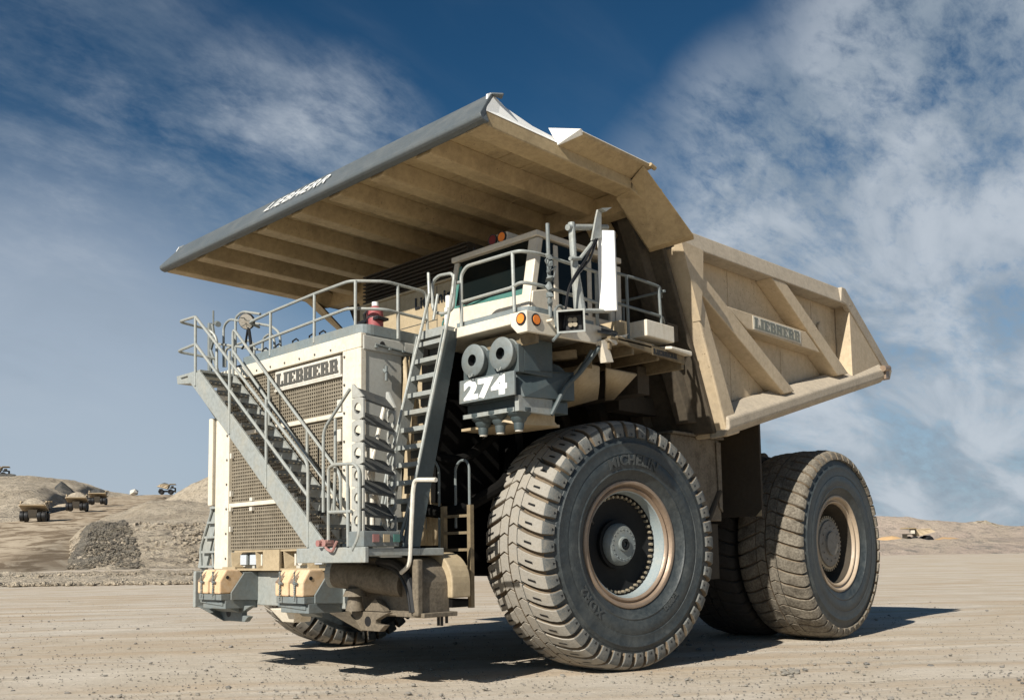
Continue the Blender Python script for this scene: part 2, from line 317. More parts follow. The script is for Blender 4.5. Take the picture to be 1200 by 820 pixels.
for s in(1,-1):
    m=MB(); m.hexa([(-1.15,4.06*s,6.93),(-1.15,4.42*s,6.93),(-7.56,4.42*s,7.03),(-7.56,4.06*s,7.03),(-.98,4.06*s,7.24),(-.98,4.34*s,7.24),(-7.3,4.34*s,7.385),(-7.3,4.06*s,7.385)])
    m.prism([(-7.05,4.42*s,7.05),(-7.12,4.42*s,7.38),(-7.3,4.42*s,7.38),(-9.86,4.30*s,5.94),(-9.72,4.30*s,5.72),(-7.3,4.42*s,7.02)],(0,-.12*s,0))
    part(m,'top_rail','rail',body,bevel=.02)
    Q=lambda *pp: [P(a,b,'Y',4.4) for a,b in pp]
    m=MB(); frust(m,Q((815,311),(820,317),(931.6,458.4),(919.5,461.5),(812.5,333)),4.4,.35,1.0,s); part(m,'side_rib','body',body,bevel=.02)
    m=MB(); frust(m,Q((904,325),(921,331),(994.5,437.5),(982,440)),4.4,.35,1.0,s); part(m,'side_rib','body',body,bevel=.02)
    m=MB(); m.prism([(-2.45,4.37*s,6.14),(-3.2,4.37*s,5.83),(-6.12,4.37*s,5.80),(-5.5,4.37*s,6.15)],(0,-.32*s,0)); bar=part(m,'side_bar','body',body,bevel=.02)
    if s==1:
        m=MB(); m.box(-5.24,-3.40,4.372,4.380,5.86,6.115); part(m,'name_plate','cream',bar)
        m=MB(); logo(m,(-3.44,4.382,5.885),(-1,0,0),(0,0,1),(0,.006,0),1.76,.205); m2=m; part(m2,'lettering','letter_worn',bar)
    m=MB(); sec=[(4.06,.44),(4.18,.43),(4.46,.20),(4.46,.02),(4.34,-.10),(4.06,-.12)]
    m.prism([(-2.3,a*s,floor(-2.3)+b) for a,b in sec],(-6.8,0,6.8*.262)); part(m,'lower_rail','rail',body,bevel=.03)
    m=MB(); m.box(-9.2,-9.0,4.2*s,4.5*s,5.62,5.86); m.cyl((-8.9,4.48*s,5.84),(-9.2,4.48*s,5.88),.07); part(m,'hinge_lug','bronze',body)
    m=MB(); m.prism([(slope(7.0)-.02,4.0*s,7.0),(-2.0,4.0*s,7.0),(-2.9,4.0*s,3.98),(slope(3.8)-.02,4.0*s,3.82)],(0,-.06*s,0)); m.prism([(slope(7.0)-.1,4.3*s,7.0),(-1.5,4.06*s,7.0),(-2.6,4.06*s,3.98),(slope(3.9)-.3,4.36*s,3.9)],(0,-.05*s,0)); part(m,'post_web','body',body)
    # front post
    zt,zb=6.92,3.78
    m=MB(); A=[(slope(zb),3.74*s,zb),(slope(zb),4.4*s,zb),(slope(zb)-.42,4.4*s,zb+.1),(slope(zb)-.42,3.74*s,zb+.1)]
    B=[(slope(zt),3.45*s,zt),(slope(zt),4.4*s,zt),(slope(zt)-.25,4.4*s,zt),(slope(zt)-.25,3.45*s,zt)]
    m.hexa(A+B); part(m,'front_post','body',body,bevel=.03)
    m=MB(); m.prism([(slope(6.98),4.43*s,6.98),(-1.72,4.43*s,6.95),(-1.68,4.43*s,6.4),(-1.56,4.43*s,5.7),(slope(5.7)+.01,4.43*s,5.7)],(0,-.16*s,0)); part(m,'gusset','body',body)
    m=MB(); m.prism([(-7.5,4.39*s,7.1),(-9.7,4.28*s,5.92),(-9.6,4.28*s,5.78),(-7.5,4.39*s,5.25)],(0,-.33*s,0)); part(m,'rear_post','body',body,bevel=.015)
    for px_,pz_,pr_ in((-1.9,6.7,.17),(-6.75,6.45,.15)): m=MB(); m.cyl((px_,4.06*s,pz_),(px_,4.10*s,pz_),pr_); part(m,'round_pad','body',body)
# ---------------- canopy
cp=MB(); cp.box(-.55,3.48,-4.42,4.42,7.68,7.72)
for x_ in(.9,2.3): cp.box(x_,x_+.02,-4.4,4.4,7.668,7.679)
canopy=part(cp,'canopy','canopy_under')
for k in range(-3,4):
    y=k*1.07; m=MB(); m.prism([(3.5,y-.24,7.685),(3.56,y-.15,7.42),(3.56,y+.15,7.42),(3.5,y+.24,7.685)],(-3.7,0,0))
    m.hexa([(-.1,y-.13,7.42),(-.1,y+.13,7.42),(-.5,y+.13,6.9),(-.5,y-.13,6.9),(-.1,y-.24,7.72),(-.1,y+.24,7.72),(-.62,y+.24,7.2),(-.62,y-.24,7.2)])
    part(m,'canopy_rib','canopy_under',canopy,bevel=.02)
m=MB(); m.beam((-.15,-4.2,7.5),(-.15,4.2,7.5),.3,.34); m.beam((1.8,-4.2,7.70),(1.8,4.2,7.70),.05,.06); part(m,'cross_beam','canopy_under',canopy)
for s in(1,-1):
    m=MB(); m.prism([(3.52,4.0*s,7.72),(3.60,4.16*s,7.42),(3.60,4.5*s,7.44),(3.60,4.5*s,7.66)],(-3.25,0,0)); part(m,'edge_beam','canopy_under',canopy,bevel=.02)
    A=V((.34,4.15*s,7.4));B=V((.48,4.8*s,7.72));C=V((-.86,4.8*s,6.93));Dv=V((-.50,4.15*s,6.78))
    m=MB(); m.prism([A,B,C,Dv],(-.2,-.12,.0)); m.prism([A,V((.41,4.5*s,7.44)),V((.41,4.5*s,7.66)),V((.3,4.0*s,7.68))],(-.35,0,-.1)); part(m,'corner_panel','canopy_under',canopy,bevel=.015)
    m=MB(); m.hexa([(2.1,4.5*s,7.61),(1.92,4.8*s,7.73),(.24,4.8*s,7.73),(.38,4.5*s,7.61),(2.22,4.44*s,7.83),(1.97,4.82*s,7.77),(.24,4.82*s,7.77),(.38,4.44*s,7.9)]); m.cyl((.34,4.82*s,7.76),(.2,4.82*s,7.73),.035); part(m,'side_shelf','canopy_under',canopy,bevel=.01)
    m=MB(); m.prism([(1.94,4.81*s,7.775),(.26,4.81*s,7.775),(.36,4.5*s,7.905),(2.18,4.5*s,7.845)],(0,0,.01)); m.prism([(2.115,4.50*s,7.615),(1.93,4.8*s,7.735),(1.98,4.83*s,7.79),(2.235,4.44*s,7.85)],(.025,0,0)); m.prism([(3.56,4.505*s,7.645),(2.02,4.505*s,7.645),(2.10,4.37*s,7.80),(2.9,4.37*s,7.83),(3.12,4.37*s,7.93),(3.34,4.37*s,8.02),(3.42,4.39*s,7.97)],(0,-.03*s,-.0)); part(m,'spill_plate','white',canopy)  # white puts the sunlight on plate, shelf top and cap into the colour
# front lip
m=MB(); W=4.56; sec=[(3.69,7.47),(3.725,7.50),(3.73,7.55),(3.36,8.0),(3.30,8.0),(3.30,7.94),(3.56,7.6),(3.56,7.47),(3.62,7.45)]
wd=[W,W,W,W-.18,W-.18,W-.18,W-.05,W,W]; n=len(sec)
m.add([(x,-wd[i],z) for i,(x,z) in enumerate(sec)]+[(x,wd[i],z) for i,(x,z) in enumerate(sec)],[tuple(range(n)),tuple(range(2*n-1,n-1,-1))]+[(i,(i+1)%n,(i+1)%n+n,i+n) for i in range(n)])
m.prism([(3.32,4.36,8.01),(3.36,4.40,8.01),(3.24,4.52,8.0),(3.16,4.4,8.0)],(0,0,-.03))
lip=part(m,'front_lip','lip',canopy,bevel=.02,seg=3)
# ---------------- hood and grille
m=MB(); m.box(3.02,3.70,-2.07,2.07,1.62,5.02); m.box(3.0,3.76,2.07,2.10,4.80,5.02); m.prism([(3.0,2.1,4.80),(3.0,2.1,5.02),(2.3,2.1,5.02),(2.3,2.1,4.92)],(0,-.1,0))
m.box(3.66,3.72,2.03,2.075,1.6,5.0); hood=part(m,'hood','hoodgrey',bevel=.015)
m=MB(); m.cyl((3.55,2.1,4.90),(2.62,2.12,4.84),.022,n=8); 
for x in(3.55,3.3,3.05,2.8): m.cyl((x,2.07,4.86),(x,2.15,4.86),.02,n=8)
m.cyl((3.36,2.06,4.55),(3.36,2.13,4.5),.03,n=8); m.cyl((3.36,2.12,4.6),(3.36,2.12,4.38),.022,n=8)
part(m,'grab_bar','steel_grey',hood)
m=MB(); m.cyl((3.42,2.0,4.92),(3.42,2.112,4.92),.045,n=14); part(m,'hood_hole','black',hood)
m=MB(); N_=26
for i in range(N_+1):
    x=3.03-.8*i/N_; yy=2.10+.025*math.sin(i*1.9)+.03*math.sin(i*.7)
    for j in range(9):
        z=1.95+2.85*j/8; m.v.append(V((x+.02*math.sin(j*1.3+i),yy+.02*math.sin(j*2.1+i*.5),z)))
m.f=[(i*9+j,(i+1)*9+j,(i+1)*9+j+1,i*9+j+1) for i in range(N_) for j in range(8)]; m.m=[0]*len(m.f)
o=part(m,'canvas_cover','tan',smooth=True); o.modifiers.new('th','SOLIDIFY').thickness=.02
m=MB()
for s in(1,-1): m.box(3.70,3.80,1.635*s,2.085*s,1.62,4.83)
m.box(3.70,3.80,-2.085,2.085,4.832,5.05); m.box(3.66,3.84,-2.27,-2.13,2.72,4.25)
m.box(3.70,3.79,-1.63,1.63,2.66,2.73); m.box(3.70,3.79,-1.63,1.63,3.86,3.93); frm=part(m,'front_frame','cream',bevel=.012)
bp_pts=[(1.69*s,1.8+.42*k,.02) for s in(1,-1) for k in range(8)]+[(-1.6+.42*k,4.90,.017) for k in range(8)]
for y,z,r_ in bp_pts: m=MB(); m.cyl((3.80,y,z),(3.812,y,z),r_,n=8); part(m,'bolt_head','letter_grey',frm)
m=MB(); m.box(3.55,3.66,-1.632,1.632,1.93,4.831); back=part(m,'radiator_core','dark')
m=MB(); ny=56;nz=50
for i in range(ny+1):
    y=-1.62+3.24*i/ny; m.box(3.725,3.745,y-.010,y+.010,1.94,4.80)
for j in range(nz+1):
    z=1.95+2.85*j/nz; m.box(3.722,3.747,-1.62,1.62,z-.0105,z+.0105)
grl=part(m,'grille','grille_tan')
m=MB(); m.hexa([(3.79,-.21,4.50),(3.79,1.57,4.50),(3.76,1.57,4.50),(3.76,-.21,4.50),(3.79,-.21,4.79),(3.79,1.57,4.79),(3.76,1.57,4.79),(3.76,-.21,4.79)]); m.box(3.745,3.785,-.25,1.61,4.47,4.50); sg=part(m,'name_plate','offwhite',grl)
m=MB(); logo(m,(3.792,-.17,4.535),(0,1,0),(0,0,1),(.008,0,0),1.70,.215); part(m,'lettering','letter_grey',grl)
lt=[(-1.6,-1.55,z,z+.09) for z in(2.25,2.6,2.85,3.5,4.1)]+[(y,y+.08,z,z+.06) for y in(-.95,.3) for z in(2.74,2.58)]+[(1.5,1.6,3.94,4.12),(1.5,1.6,3.5,3.68)]
for a_,b_,c_,d_ in lt: m=MB(); m.box(3.75,3.80,a_,b_,c_,d_); part(m,'latch','offwhite',grl)
# lip lettering: plane of the lip face
e=(V((3.36,0,8.0))-V((3.73,0,7.55))).normalized(); nn=V((e.z,0,-e.x)).normalized()
m=MB(); a0=V((3.73,0,7.55))+e*.17+V((0,-2.02,0)); lettering(m,'LIEBHERR',V((3.73,0,7.55))+e*.16+nn*.022,(0,1,0),e+V((0,.3,0)),nn,.36,.0,.004,sx=1.12); part(m,'lettering','white',lip)
# deck on top of hood, kick strip
def strip(mb,pts,z0,z1,th=.02):
    pts=[V(p) for p in pts]
    for a,b in zip(pts,pts[1:]): 
        d=(b-a); n_=V((-d.y,d.x,0)).normalized()*th; mb.prism([V((a.x,a.y,z0)),V((b.x,b.y,z0)),V((b.x,b.y,z1)),V((a.x,a.y,z1))],n_)
def arc(cx,cy,r,a0,a1,n=6): return [(cx+r*math.cos(R(a0+(a1-a0)*i/n)),cy+r*math.sin(R(a0+(a1-a0)*i/n)),0) for i in range(n+1)]
m=MB(); m.box(1.9,3.74,-2.9,2.06,5.03,5.06); m.box(-.7,2.2,-4.1,1.95,4.95,5.05); deck=part(m,'hood_deck','steel_grey')
m=MB(); strip(m,[(3.77,-1.25,0)]+[(x,y,0) for x,y,z in arc(3.55,1.85,.22,0,90)]+[(2.55,2.05,0)],5.05,5.20); part(m,'kick_strip','kick_blue',deck)
for y in(-.75,-.35,.15,.62,.9): m=MB(); m.tube([(3.7,y,5.15),(3.7,y,5.26),(3.7,y+.1,5.28),(3.7,y+.16,5.24)],.014,6); part(m,'hose_loop','black',deck)
# ---------------- handrails (one part each)
def rail(name,lines,r=.024,m_='galv',fil=.12,par=None):
    m=MB()
    for l in lines: m.tube(l,r,8,fil)
    return part(m,name,m_,par,smooth=True)
z0=5.1
q=lambda y:(3.76,y,z0)
rail('hood_handrail',[[(3.3,-1.55,5.86),(3.76,-1.1,5.78),(3.76,-.42,5.83),(3.76,.84,5.88),(3.76,1.75,5.89),(3.35,2.1,5.89),(2.55,2.1,5.88),(2.53,2.1,5.1)],
 [(3.76,-1.05,5.36),(3.76,-.42,5.40),(3.76,1.7,5.48),(3.38,2.1,5.46),(2.55,2.1,5.44)],
 [(3.76,-.42,5.83),q(-.42)],[(3.76,.84,5.88),q(.84)],[(3.76,2.0,5.88) if False else (3.73,1.86,5.88),(3.73,1.86,5.05)],[(3.12,2.1,5.88),(3.12,2.1,5.05)]])
# ---------------- diagonal front stair
m=MB(); X0,X1=3.98,4.60
ta=V((0,-1.22,4.82));tb=V((0,2.42,1.90)); 
def yz(x,y,z): return V((x,y,z))
for X in(X1,): m.prism([(X,-1.62,4.86),(X,-1.18,4.84),(X,2.42,1.93),(X,2.0,1.87),(X,-.36,3.80),(X,-1.5,4.70)],(-.04,0,0))
part(m,'stair_stringer','galv',bevel=.006)
m=MB(); m.prism([(X0,-1.55,4.90),(X0,-1.25,4.90),(X0,2.35,2.0),(X0,2.0,1.87),(X0,-1.5,4.68)],(-.04,0,0)); part(m,'stair_stringer','galv')
NS=14
for i in range(NS):
    t=(i+.6)/NS; y=-1.35+(2.25+1.35)*t; z=4.80+(1.95-4.80)*t
    m=MB(); m.box(X0,X1-.04,y-.02,y+.26,z-.03,z-.005,0); m.box(X0,X1-.04,y+.235,y+.26,z-.06,z-.03,0)
    for k in range(7): m.box(X0+.05+.08*k,X0+.08+.08*k,y+.2605,y+.263,z-.052,z-.036,1)
    for k in range(4): m.box(X0+.03,X1-.07,y+.01+.06*k,y+.035+.06*k,z-.005,z+.012,0)
    part(m,'stair_step',['step_dark','bolt'])
rail('stair_handrail',[[P(229,371,'X',4.6),P(344,520,'X',4.6),P(361,543,'X',4.6),P(361,641,'X',4.6)],[P(229,403,'X',4.6),P(361,581,'X',4.6)],
  [P(269,415,'X',4.6)+V((0,0,.05)),P(269,508,'X',4.6)],[P(312,470,'X',4.6)+V((0,0,.03)),P(312,571,'X',4.6)],
  [P(229,371,'X',4.6),P(229,452,'X',4.6)],
  [P(229,371,'X',4.6),P(209.5,377,'X',4.6),P(245,386,'X',4.05),P(254,395,'X',4.0),P(254,436,'X',4.0)],[P(229,403,'X',4.6),P(207.5,412,'X',4.6),P(252,420,'X',4.0)]],par=None)
rail('stair_handrail',[[P(273,440,'X',3.98),P(273,384.5,'X',3.98),P(399,556,'X',3.98),P(399,640,'X',3.98)],[P(273,411,'X',3.98),P(399,590,'X',3.98)],[P(315,442,'X',3.98),P(315,500,'X',3.98)],[P(360,503,'X',3.98),P(360,560,'X',3.98)]])
# top platform
m=MB(); m.prism([P(207,441,'X',4.55),P(233,434,'X',4.55),P(234,440,'X',4.55),P(222,449,'X',4.55),P(208,450,'X',4.55)],(-.6,0,0)); m.box(3.75,4.58,-1.9,-1.2,4.84,4.88)
m.beam((4.3,-1.9,4.78),(3.72,-2.1,4.2),.06,.06); part(m,'stair_platform','galv')
# landing at foot of stairs
m=MB(); m.box(3.72,4.66,1.78,3.3,1.80,1.90); m.box(4.62,4.68,1.8,3.35,1.72,1.92); m.box(3.3,3.72,2.2,3.3,1.8,1.9); ld=part(m,'landing','galv',bevel=.01)
m=MB(); m.box(4.1,4.68,2.95,3.32,1.92,2.12); part(m,'control_box','steel_grey',ld,bevel=.01)
m=MB(); m.box(4.62,4.72,2.35,2.6,1.94,2.02); m.tube([(4.7,2.4,1.98),(4.74,2.5,2.03),(4.74,2.6,1.9),(4.72,2.7,1.86),(4.72,2.8,2.0)],.018,6,.04); m.cyl((4.66,2.42,1.98),(4.76,2.42,1.98),.045,n=10); m.cyl((4.66,2.56,1.98),(4.76,2.56,1.98),.045,n=10); part(m,'air_coupling','dull_red',ld)
for k in range(3): m=MB(); m.box(4.1+.17*k,4.2+.17*k,3.322,3.335,1.98,2.08,0); part(m,'valve_plate',('teal','tan','dull_red')[k],ld)
# raised folding steps
m=MB()
z1=2.1;z2=3.86
def hole_panel(mb,x,ya,yb,zb,zt,n,top):
    # panel in plane X with round holes approximated by gaps: rows of strips around each hole
    N2=10; step=(zt-zb)/n; cy_=(ya+yb)/2; r=.075
    for i in range(n):
        za=zb+i*step; zc=za+step/2
        pts=[(cy_+r*math.cos(2*PI*(k+.5)/12),zc+r*math.sin(2*PI*(k+.5)/12)) for k in range(12)]
        outer=[]
        for k in range(12):
            a=2*PI*(k+.5)/12; c_,s_=math.cos(a),math.sin(a); t_=min((yb-ya)/2/max(abs(c_),1e-6),step/2/max(abs(s_),1e-6)); outer.append((cy_+c_*t_,zc+s_*t_))
        vs=[(x,a,b) for a,b in pts]+[(x,a,b) for a,b in outer]+[(x-.03,a,b) for a,b in pts]+[(x-.03,a,b) for a,b in outer]
        fs=[]
        for k in range(12):
            l=(k+1)%12; fs+=[(k,l,12+l,12+k),(24+k,36+k,36+l,24+l),(k,24+k,24+l,l),(12+k,12+l,36+l,36+k)]
        mb.add(vs,fs)
        for cyy,czz in ((ya,za),(yb,za),(ya,za+step),(yb,za+step)):pass
hole_panel(m,4.65,3.02,3.27,z1,z2,6,0); m.prism([(4.65,3.27,3.86),(4.65,3.02,3.86),(4.65,3.02,4.05),(4.65,3.05,4.05)],(-.03,0,0))
fold=part(m,'folding_steps','step_frame',bevel=.004)
m=MB(); hole_panel(m,3.75,2.62,2.8,z1,z2,6,0); m.prism([(3.75,2.8,3.86),(3.75,2.6,3.86),(3.75,2.6,4.1),(3.75,2.65,4.1)],(-.03,0,0)); part(m,'side_panel','step_frame',fold)
for i in range(7):
    z=4.02-.30*i; a,b=(3.04,3.28)
    m=MB(); d0=V((4.62,a,z)); m.hexa([(4.62,a,z-.02),(4.62,b-.0,z-.22),(3.78,b-.45,z-.22),(3.78,a-.42,z-.02),(4.62,a,z),(4.62,b,z-.19),(3.78,b-.45,z-.19),(3.78,a-.42,z)])
    part(m,'tread','step_dark',fold)
m=MB(); m.tube([(3.8,2.7,2.1),(4.2,2.8,2.9),(3.85,2.7,3.9)],.03,8); m.cyl((4.1,2.75,2.0),(4.1,2.75,3.3),.035,n=8); m.cyl((4.3,2.85,2.0),(4.3,2.85,3.2),.03,n=8); part(m,'lift_strut','offwhite',fold)
rail('landing_handrail',[[P(385,640,'X',4.68),P(385,548,'X',4.68),P(392,544,'X',4.68),P(415,543,'X',4.68),P(421,550,'X',4.68),P(421,628,'X',4.68),P(413,644,'X',4.68)],[P(385,600,'X',4.68),P(412,599,'X',4.68)],[P(407,545,'X',4.68),P(408,640,'X',4.68)],[P(393,548,'X',4.6),P(391,606,'X',4.6)]],r=.023)
rail('grab_rail',[[P(379,600,'X',4.66),P(379,504,'X',4.66),P(410,456,'X',4.66)],[P(393,490,'X',4.5),P(393,548,'X',4.5)]],r=.022)
rail('step_handrail',[[P(511,562,'X',3.9),P(486,562,'X',3.9),P(484,575,'X',3.9),P(480,662,'X',3.9),P(470,671,'X',3.9)]],r=.03,m_='offwhite')
# ---------------- ladder stair to cab deck
m=MB(); ya,yb=2.40,2.98; pa=V((2.86,0,5.05)); pb=V((3.62,0,1.92)); dv=(pb-pa)
for y,dk in((ya,0),(yb,1)): m.prism([(pa.x-.02,y,pa.z),(pa.x+.16,y,pa.z),(pb.x+.16,y,pb.z),(pb.x-.02,y,pb.z)],(0,.03,0))
lad=part(m,'cab_stair','galv'); m=MB(); m.prism([(pa.x-.12,yb+.031,pa.z),(pa.x+.17,yb+.031,pa.z),(pb.x+.17,yb+.031,pb.z),(pb.x-.12,yb+.031,pb.z)],(0,.02,0)); part(m,'side_plate','slate',lad)
for i in range(12):
    c=pa+dv*((i+.55)/12); m=MB(); m.box(c.x-.12,c.x+.12,ya+.03,yb,c.z-.02,c.z+.0,0); m.box(c.x+.10,c.x+.125,ya+.03,yb,c.z-.03,c.z+.035,0); m.box(c.x-.14,c.x-.12,ya+.03,yb,c.z-.13,c.z-.02,1)
    for k in range(6): m.box(c.x-.1,c.x+.1,ya+.06+.085*k,ya+.10+.085*k,c.z,c.z+.012,1)
    part(m,'tread',['galv','step_dark'],lad)
rail('ladder_handrail',[[P(492,340,'X',3.1),P(503,322,'X',2.9),P(510,326,'X',2.85)][:0] or [P(503,345,'X',2.95),P(497,372,'X',3.0),P(452,560,'X',3.7),P(446,605,'X',3.75)],[P(503,345,'X',2.95),P(502,320,'X',2.9)]],r=.023)
rail('ladder_handrail',[[P(530,345,'X',2.95),P(524,378,'X',3.0),P(487,560,'X',3.6),P(470,628,'X',3.7)],[P(532,322,'X',2.9),P(530,345,'X',2.95)],[P(508,375,'X',2.9),P(513,345,'X',2.85)]],r=.023)
rail('gate_rail',[[P(507,360,'X',2.8),P(507,330,'X',2.8),P(514,323,'X',2.8),P(530,320,'X',2.8),P(533,330,'X',2.8),P(531,362,'X',2.8),P(520,368,'X',2.8),P(509,366,'X',2.8),P(507,356,'X',2.8)]],r=.024,fil=.08)
m=MB(); m.box(2.78,2.98,2.43,3.0,5.0,5.12); part(m,'top_step','galv',lad)
# ---------------- bumper, lamps, buffers, hooks
m=MB(); m.box(3.2,3.72,-2.9,1.9,1.04,1.585); m.box(3.5,4.30,-1.86,-1.78,1.0,1.6); m.box(3.2,3.73,-2.2,-1.0,1.585,1.62); bmp=part(m,'bumper','galv',bevel=.02)
for cy_ in(-1.18,1.15):
    b=MB()
    for s in(-1,1):
        y0=cy_+s*.19-.17; y1=y0+.34
        pr=[(4.385,1.24),(4.385,1.44),(4.27,1.625),(4.05,1.625),(3.86,1.45),(4.0,1.24)]
        b.prism([(x,y0,z) for x,z in pr],(0,.34,0))
    bf=part(b,'buffer','wax',bmp,bevel=.025,seg=2)
    for s in(-1,1): 
        yy=cy_+s*.19; m=MB()
        m.prism([(4.392,yy-.16,1.44),(4.392,yy-.02,1.44),(4.285,yy-.05,1.60)],(.006,0,0)); part(m,'buffer_recess','bronze',bf)
    for s in(-1,1):
        m=MB(); yy=cy_+s*.19+.0
        for k in range(14): m.ico((4.41,yy,1.58-.03*k),.018,(1,.7,1.2) if k%2 else (.7,1.2,1.2),jit=.1)
        m.cyl((4.38,yy-.07,1.43),(4.42,yy+.07,1.43),.02,n=6); part(m,'chain','steel_grey',bf)
    for hx,hz_,hr in((4.08,1.30,.05),(4.25,1.5,.028)): m=MB(); m.cyl((hx,cy_+.361,hz_),(hx,cy_+.368,hz_),hr,n=12); part(m,'pin_hole','black',bf)
    m=MB(); m.box(3.7,4.36,cy_-.36,cy_+.36,1.14,1.235); m.box(3.7,4.28,cy_-.36,cy_+.36,1.0,1.14)
    for yy in(cy_+.37,cy_-.40): m.prism([(3.71,yy,1.58),(4.0,yy,1.58),(4.20,yy,1.33) if False else (3.98,yy,1.56),(4.20,yy,1.26),(4.20,yy,1.14),(3.71,yy,1.12)],(0,.03,0))
    m.prism([(4.3,cy_-.42,1.16),(4.3,cy_+.3,1.12),(4.0,cy_+.3,1.0),(4.0,cy_-.42,1.0)],(0,0,-.07))
    part(m,'buffer_bracket','steel_grey',bmp,bevel=.01)
def hook(y0,y1,m_):
    b=MB(); X=3.95
    b.prism([(X,y0,1.04),(X,y1+.3,1.04),(X,y1+.12,.97),(X,y1+.02,.93),(X,y1+.02,.88),(X,y1+.22,.87),(X,y1+.1,.78),(X,y0+.28,.78)],(-.1,0,0)); b.prism([(X+.35,y0+.02,1.03),(X,y0+.28,.77),(X-.1,y0+.28,.77),(X-.1,y0,1.03)],(0,.04,0)); h=part(b,'tow_hook',m_,bmp,bevel=.012)
    b=MB(); b.cyl((X,y0+.45,.91),(X+.004,y0+.45,.91),.07,n=14); part(b,'hook_eye','rubber_tread' if m_=='galv' else 'black',h)
hook(-1.75,-.9,'steel_grey'); hook(2.0,2.6,'grime_shade')
m=MB(); m.prism([(4.2,.35,1.04),(4.2,1.05,1.04),(4.1,.85,.84),(4.1,.55,.84)],(-.3,0,0)); part(m,'skid_plate','cream',bmp,bevel=.01)
# lamp tray under the grille
m=MB(); m.box(3.50,3.56,-1.62,1.75,1.62,1.94); m.box(3.5,3.86,-1.62,1.8,1.60,1.635); m.box(3.5,3.86,-1.3,1.8,1.90,1.93)
for y in(-1.27,-.5,.12,.32,.95,1.75): m.hexa([(3.56,y,1.635),(3.86,y-.1,1.635),(3.86,y-.08,1.635),(3.56,y+.03,1.635),(3.56,y,1.90),(3.86,y-.14,1.90),(3.86,y-.12,1.90),(3.56,y+.03,1.90)])
m.box(3.84,3.88,-.38,.10,1.60,1.93); m.box(3.56,3.9,-1.62,-1.2,1.60,1.66); tray=part(m,'lamp_tray','tan')
for y,mm in((-1.1,'lamp_glass'),(-.8,'lamp_glass'),(1.05,'lamp_glass')):
    b=MB(); b.box(3.66,3.80,y-.11,y+.11,1.68,1.87); h=part(b,'headlight','steel_grey',tray,bevel=.02); b=MB(); b.box(3.801,3.81,y-.095,y+.095,1.695,1.855); part(b,'lens',mm,h)
for y in(-.42,.55):
    b=MB(); b.cyl((3.66,y,1.77),(3.8,y,1.77),.09,n=16); b.box(3.7,3.82,y-.12,y-.08,1.68,1.86); part(b,'fog_lamp','offwhite',tray)
# right-hand front: pipe, curved plate, tank
m=MB(); m.cyl((4.02,1.75,1.56),(3.7,2.95,1.42),.19,.19,24); b=part(m,'exhaust_pipe','grime_shade',smooth=True)
m=MB(); m.cyl((4.035,1.72,1.56),(4.0,1.80,1.56),.20,n=24); part(m,'pipe_end','galv',b,smooth=False)
m=MB(); pts=[]
for i in range(9):
    a=R(90-90*i/8); pts.append((2.95+.42*math.cos(a),1.36+.42*math.sin(a)))
po=[(1.95,1.78)]+pts+[(3.37,1.02),(1.95,1.02)]
m.prism([(3.76,y,z) for y,z in po],(-.5,0,0)); m.box(3.76,3.86,3.28,3.40,1.0,1.75); cvp=part(m,'corner_plate','grime_shade',bevel=.02)
m=MB(); m.tube([(3.80,2.5,1.72),(3.82,2.95,1.70),(3.82,3.22,1.45),(3.82,3.30,1.05)],.06,8,.2); m.tube([(3.83,2.6,1.68),(3.85,3.0,1.60),(3.84,3.2,1.3),(3.84,3.24,1.05)],.03,8,.2); part(m,'hose','black',cvp,smooth=True)
m=MB(); m.cyl((4.0,2.22,1.05),(4.0,2.22,1.25),.13,.09,16); m.cyl((4.0,2.22,1.25),(4.0,2.22,1.36),.17,.12,16); m.prism([(3.9,2.3,1.05),(3.9,2.75,1.05),(3.9,2.55,1.22)],(-.1,0,0)); part(m,'tow_pin','grime_shade',cvp,smooth=True)
m=MB(); m.box(3.2,3.8,1.9,3.46,.98,1.04); part(m,'sill','grime_shade',cvp,bevel=.01)
m=MB(); po=[]
for i in range(9):
    a=R(90-90*i/8); po.append((3.04+.42*math.cos(a),1.42+.42*math.sin(a)))
po=[(2.6,1.84)]+po+[(3.46,1.22),(2.6,1.22)]
m.prism([(3.3,y,z) for y,z in po],(-.35,0,0)); tk=part(m,'air_tank','tan',bevel=.02)
for y in(2.95,3.02,3.12): m=MB(); m.tube([(3.1,y,1.25),(3.1,y,.82+.04*(y>3.05))],.022,6); part(m,'drain_hose','black',tk)
m=MB(); m.box(2.98,3.28,2.7,3.44,1.09,1.2); part(m,'tank_saddle','dark',tk)
# inner vertical ladder in the shade
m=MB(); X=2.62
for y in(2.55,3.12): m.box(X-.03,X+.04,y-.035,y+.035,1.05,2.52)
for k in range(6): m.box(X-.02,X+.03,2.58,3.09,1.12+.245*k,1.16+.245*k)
part(m,'service_ladder','tan_shaded')
rail('hoop_rail',[[(2.45,2.62,2.2),(2.45,2.62,3.1),(2.45,2.72,3.2),(2.45,2.85,3.2),(2.45,2.92,3.1),(2.45,2.92,1.6)]],r=.02,m_='steel_grey')
rail('hoop_rail',[[(2.6,2.1,2.2),(2.6,2.1,3.2),(2.6,2.3,3.25),(2.6,2.42,3.1),(2.6,2.42,1.6)]],r=.02,m_='steel_grey')
# ladder on the far side
m=MB(); m.beam((3.2,-3.62,1.6),(3.2,-3.15,2.72),.3,.05,(1,0,0)); 
for k in range(5): m.box(3.0,3.3,-3.6+.1*k,-3.0+.05*k,1.64+.27*k,1.68+.27*k)
m.box(3.0,3.04,-3.5,-3.05,1.6,2.7); part(m,'side_ladder','galv')
rail('side_ladder_rail',[[(3.25,-3.05,2.95),(3.25,-3.62,2.0),(3.25,-3.58,1.62)],[(3.25,-3.0,2.3),(3.25,-3.16,1.9),(3.25,-3.1,1.6)]],r=.024)
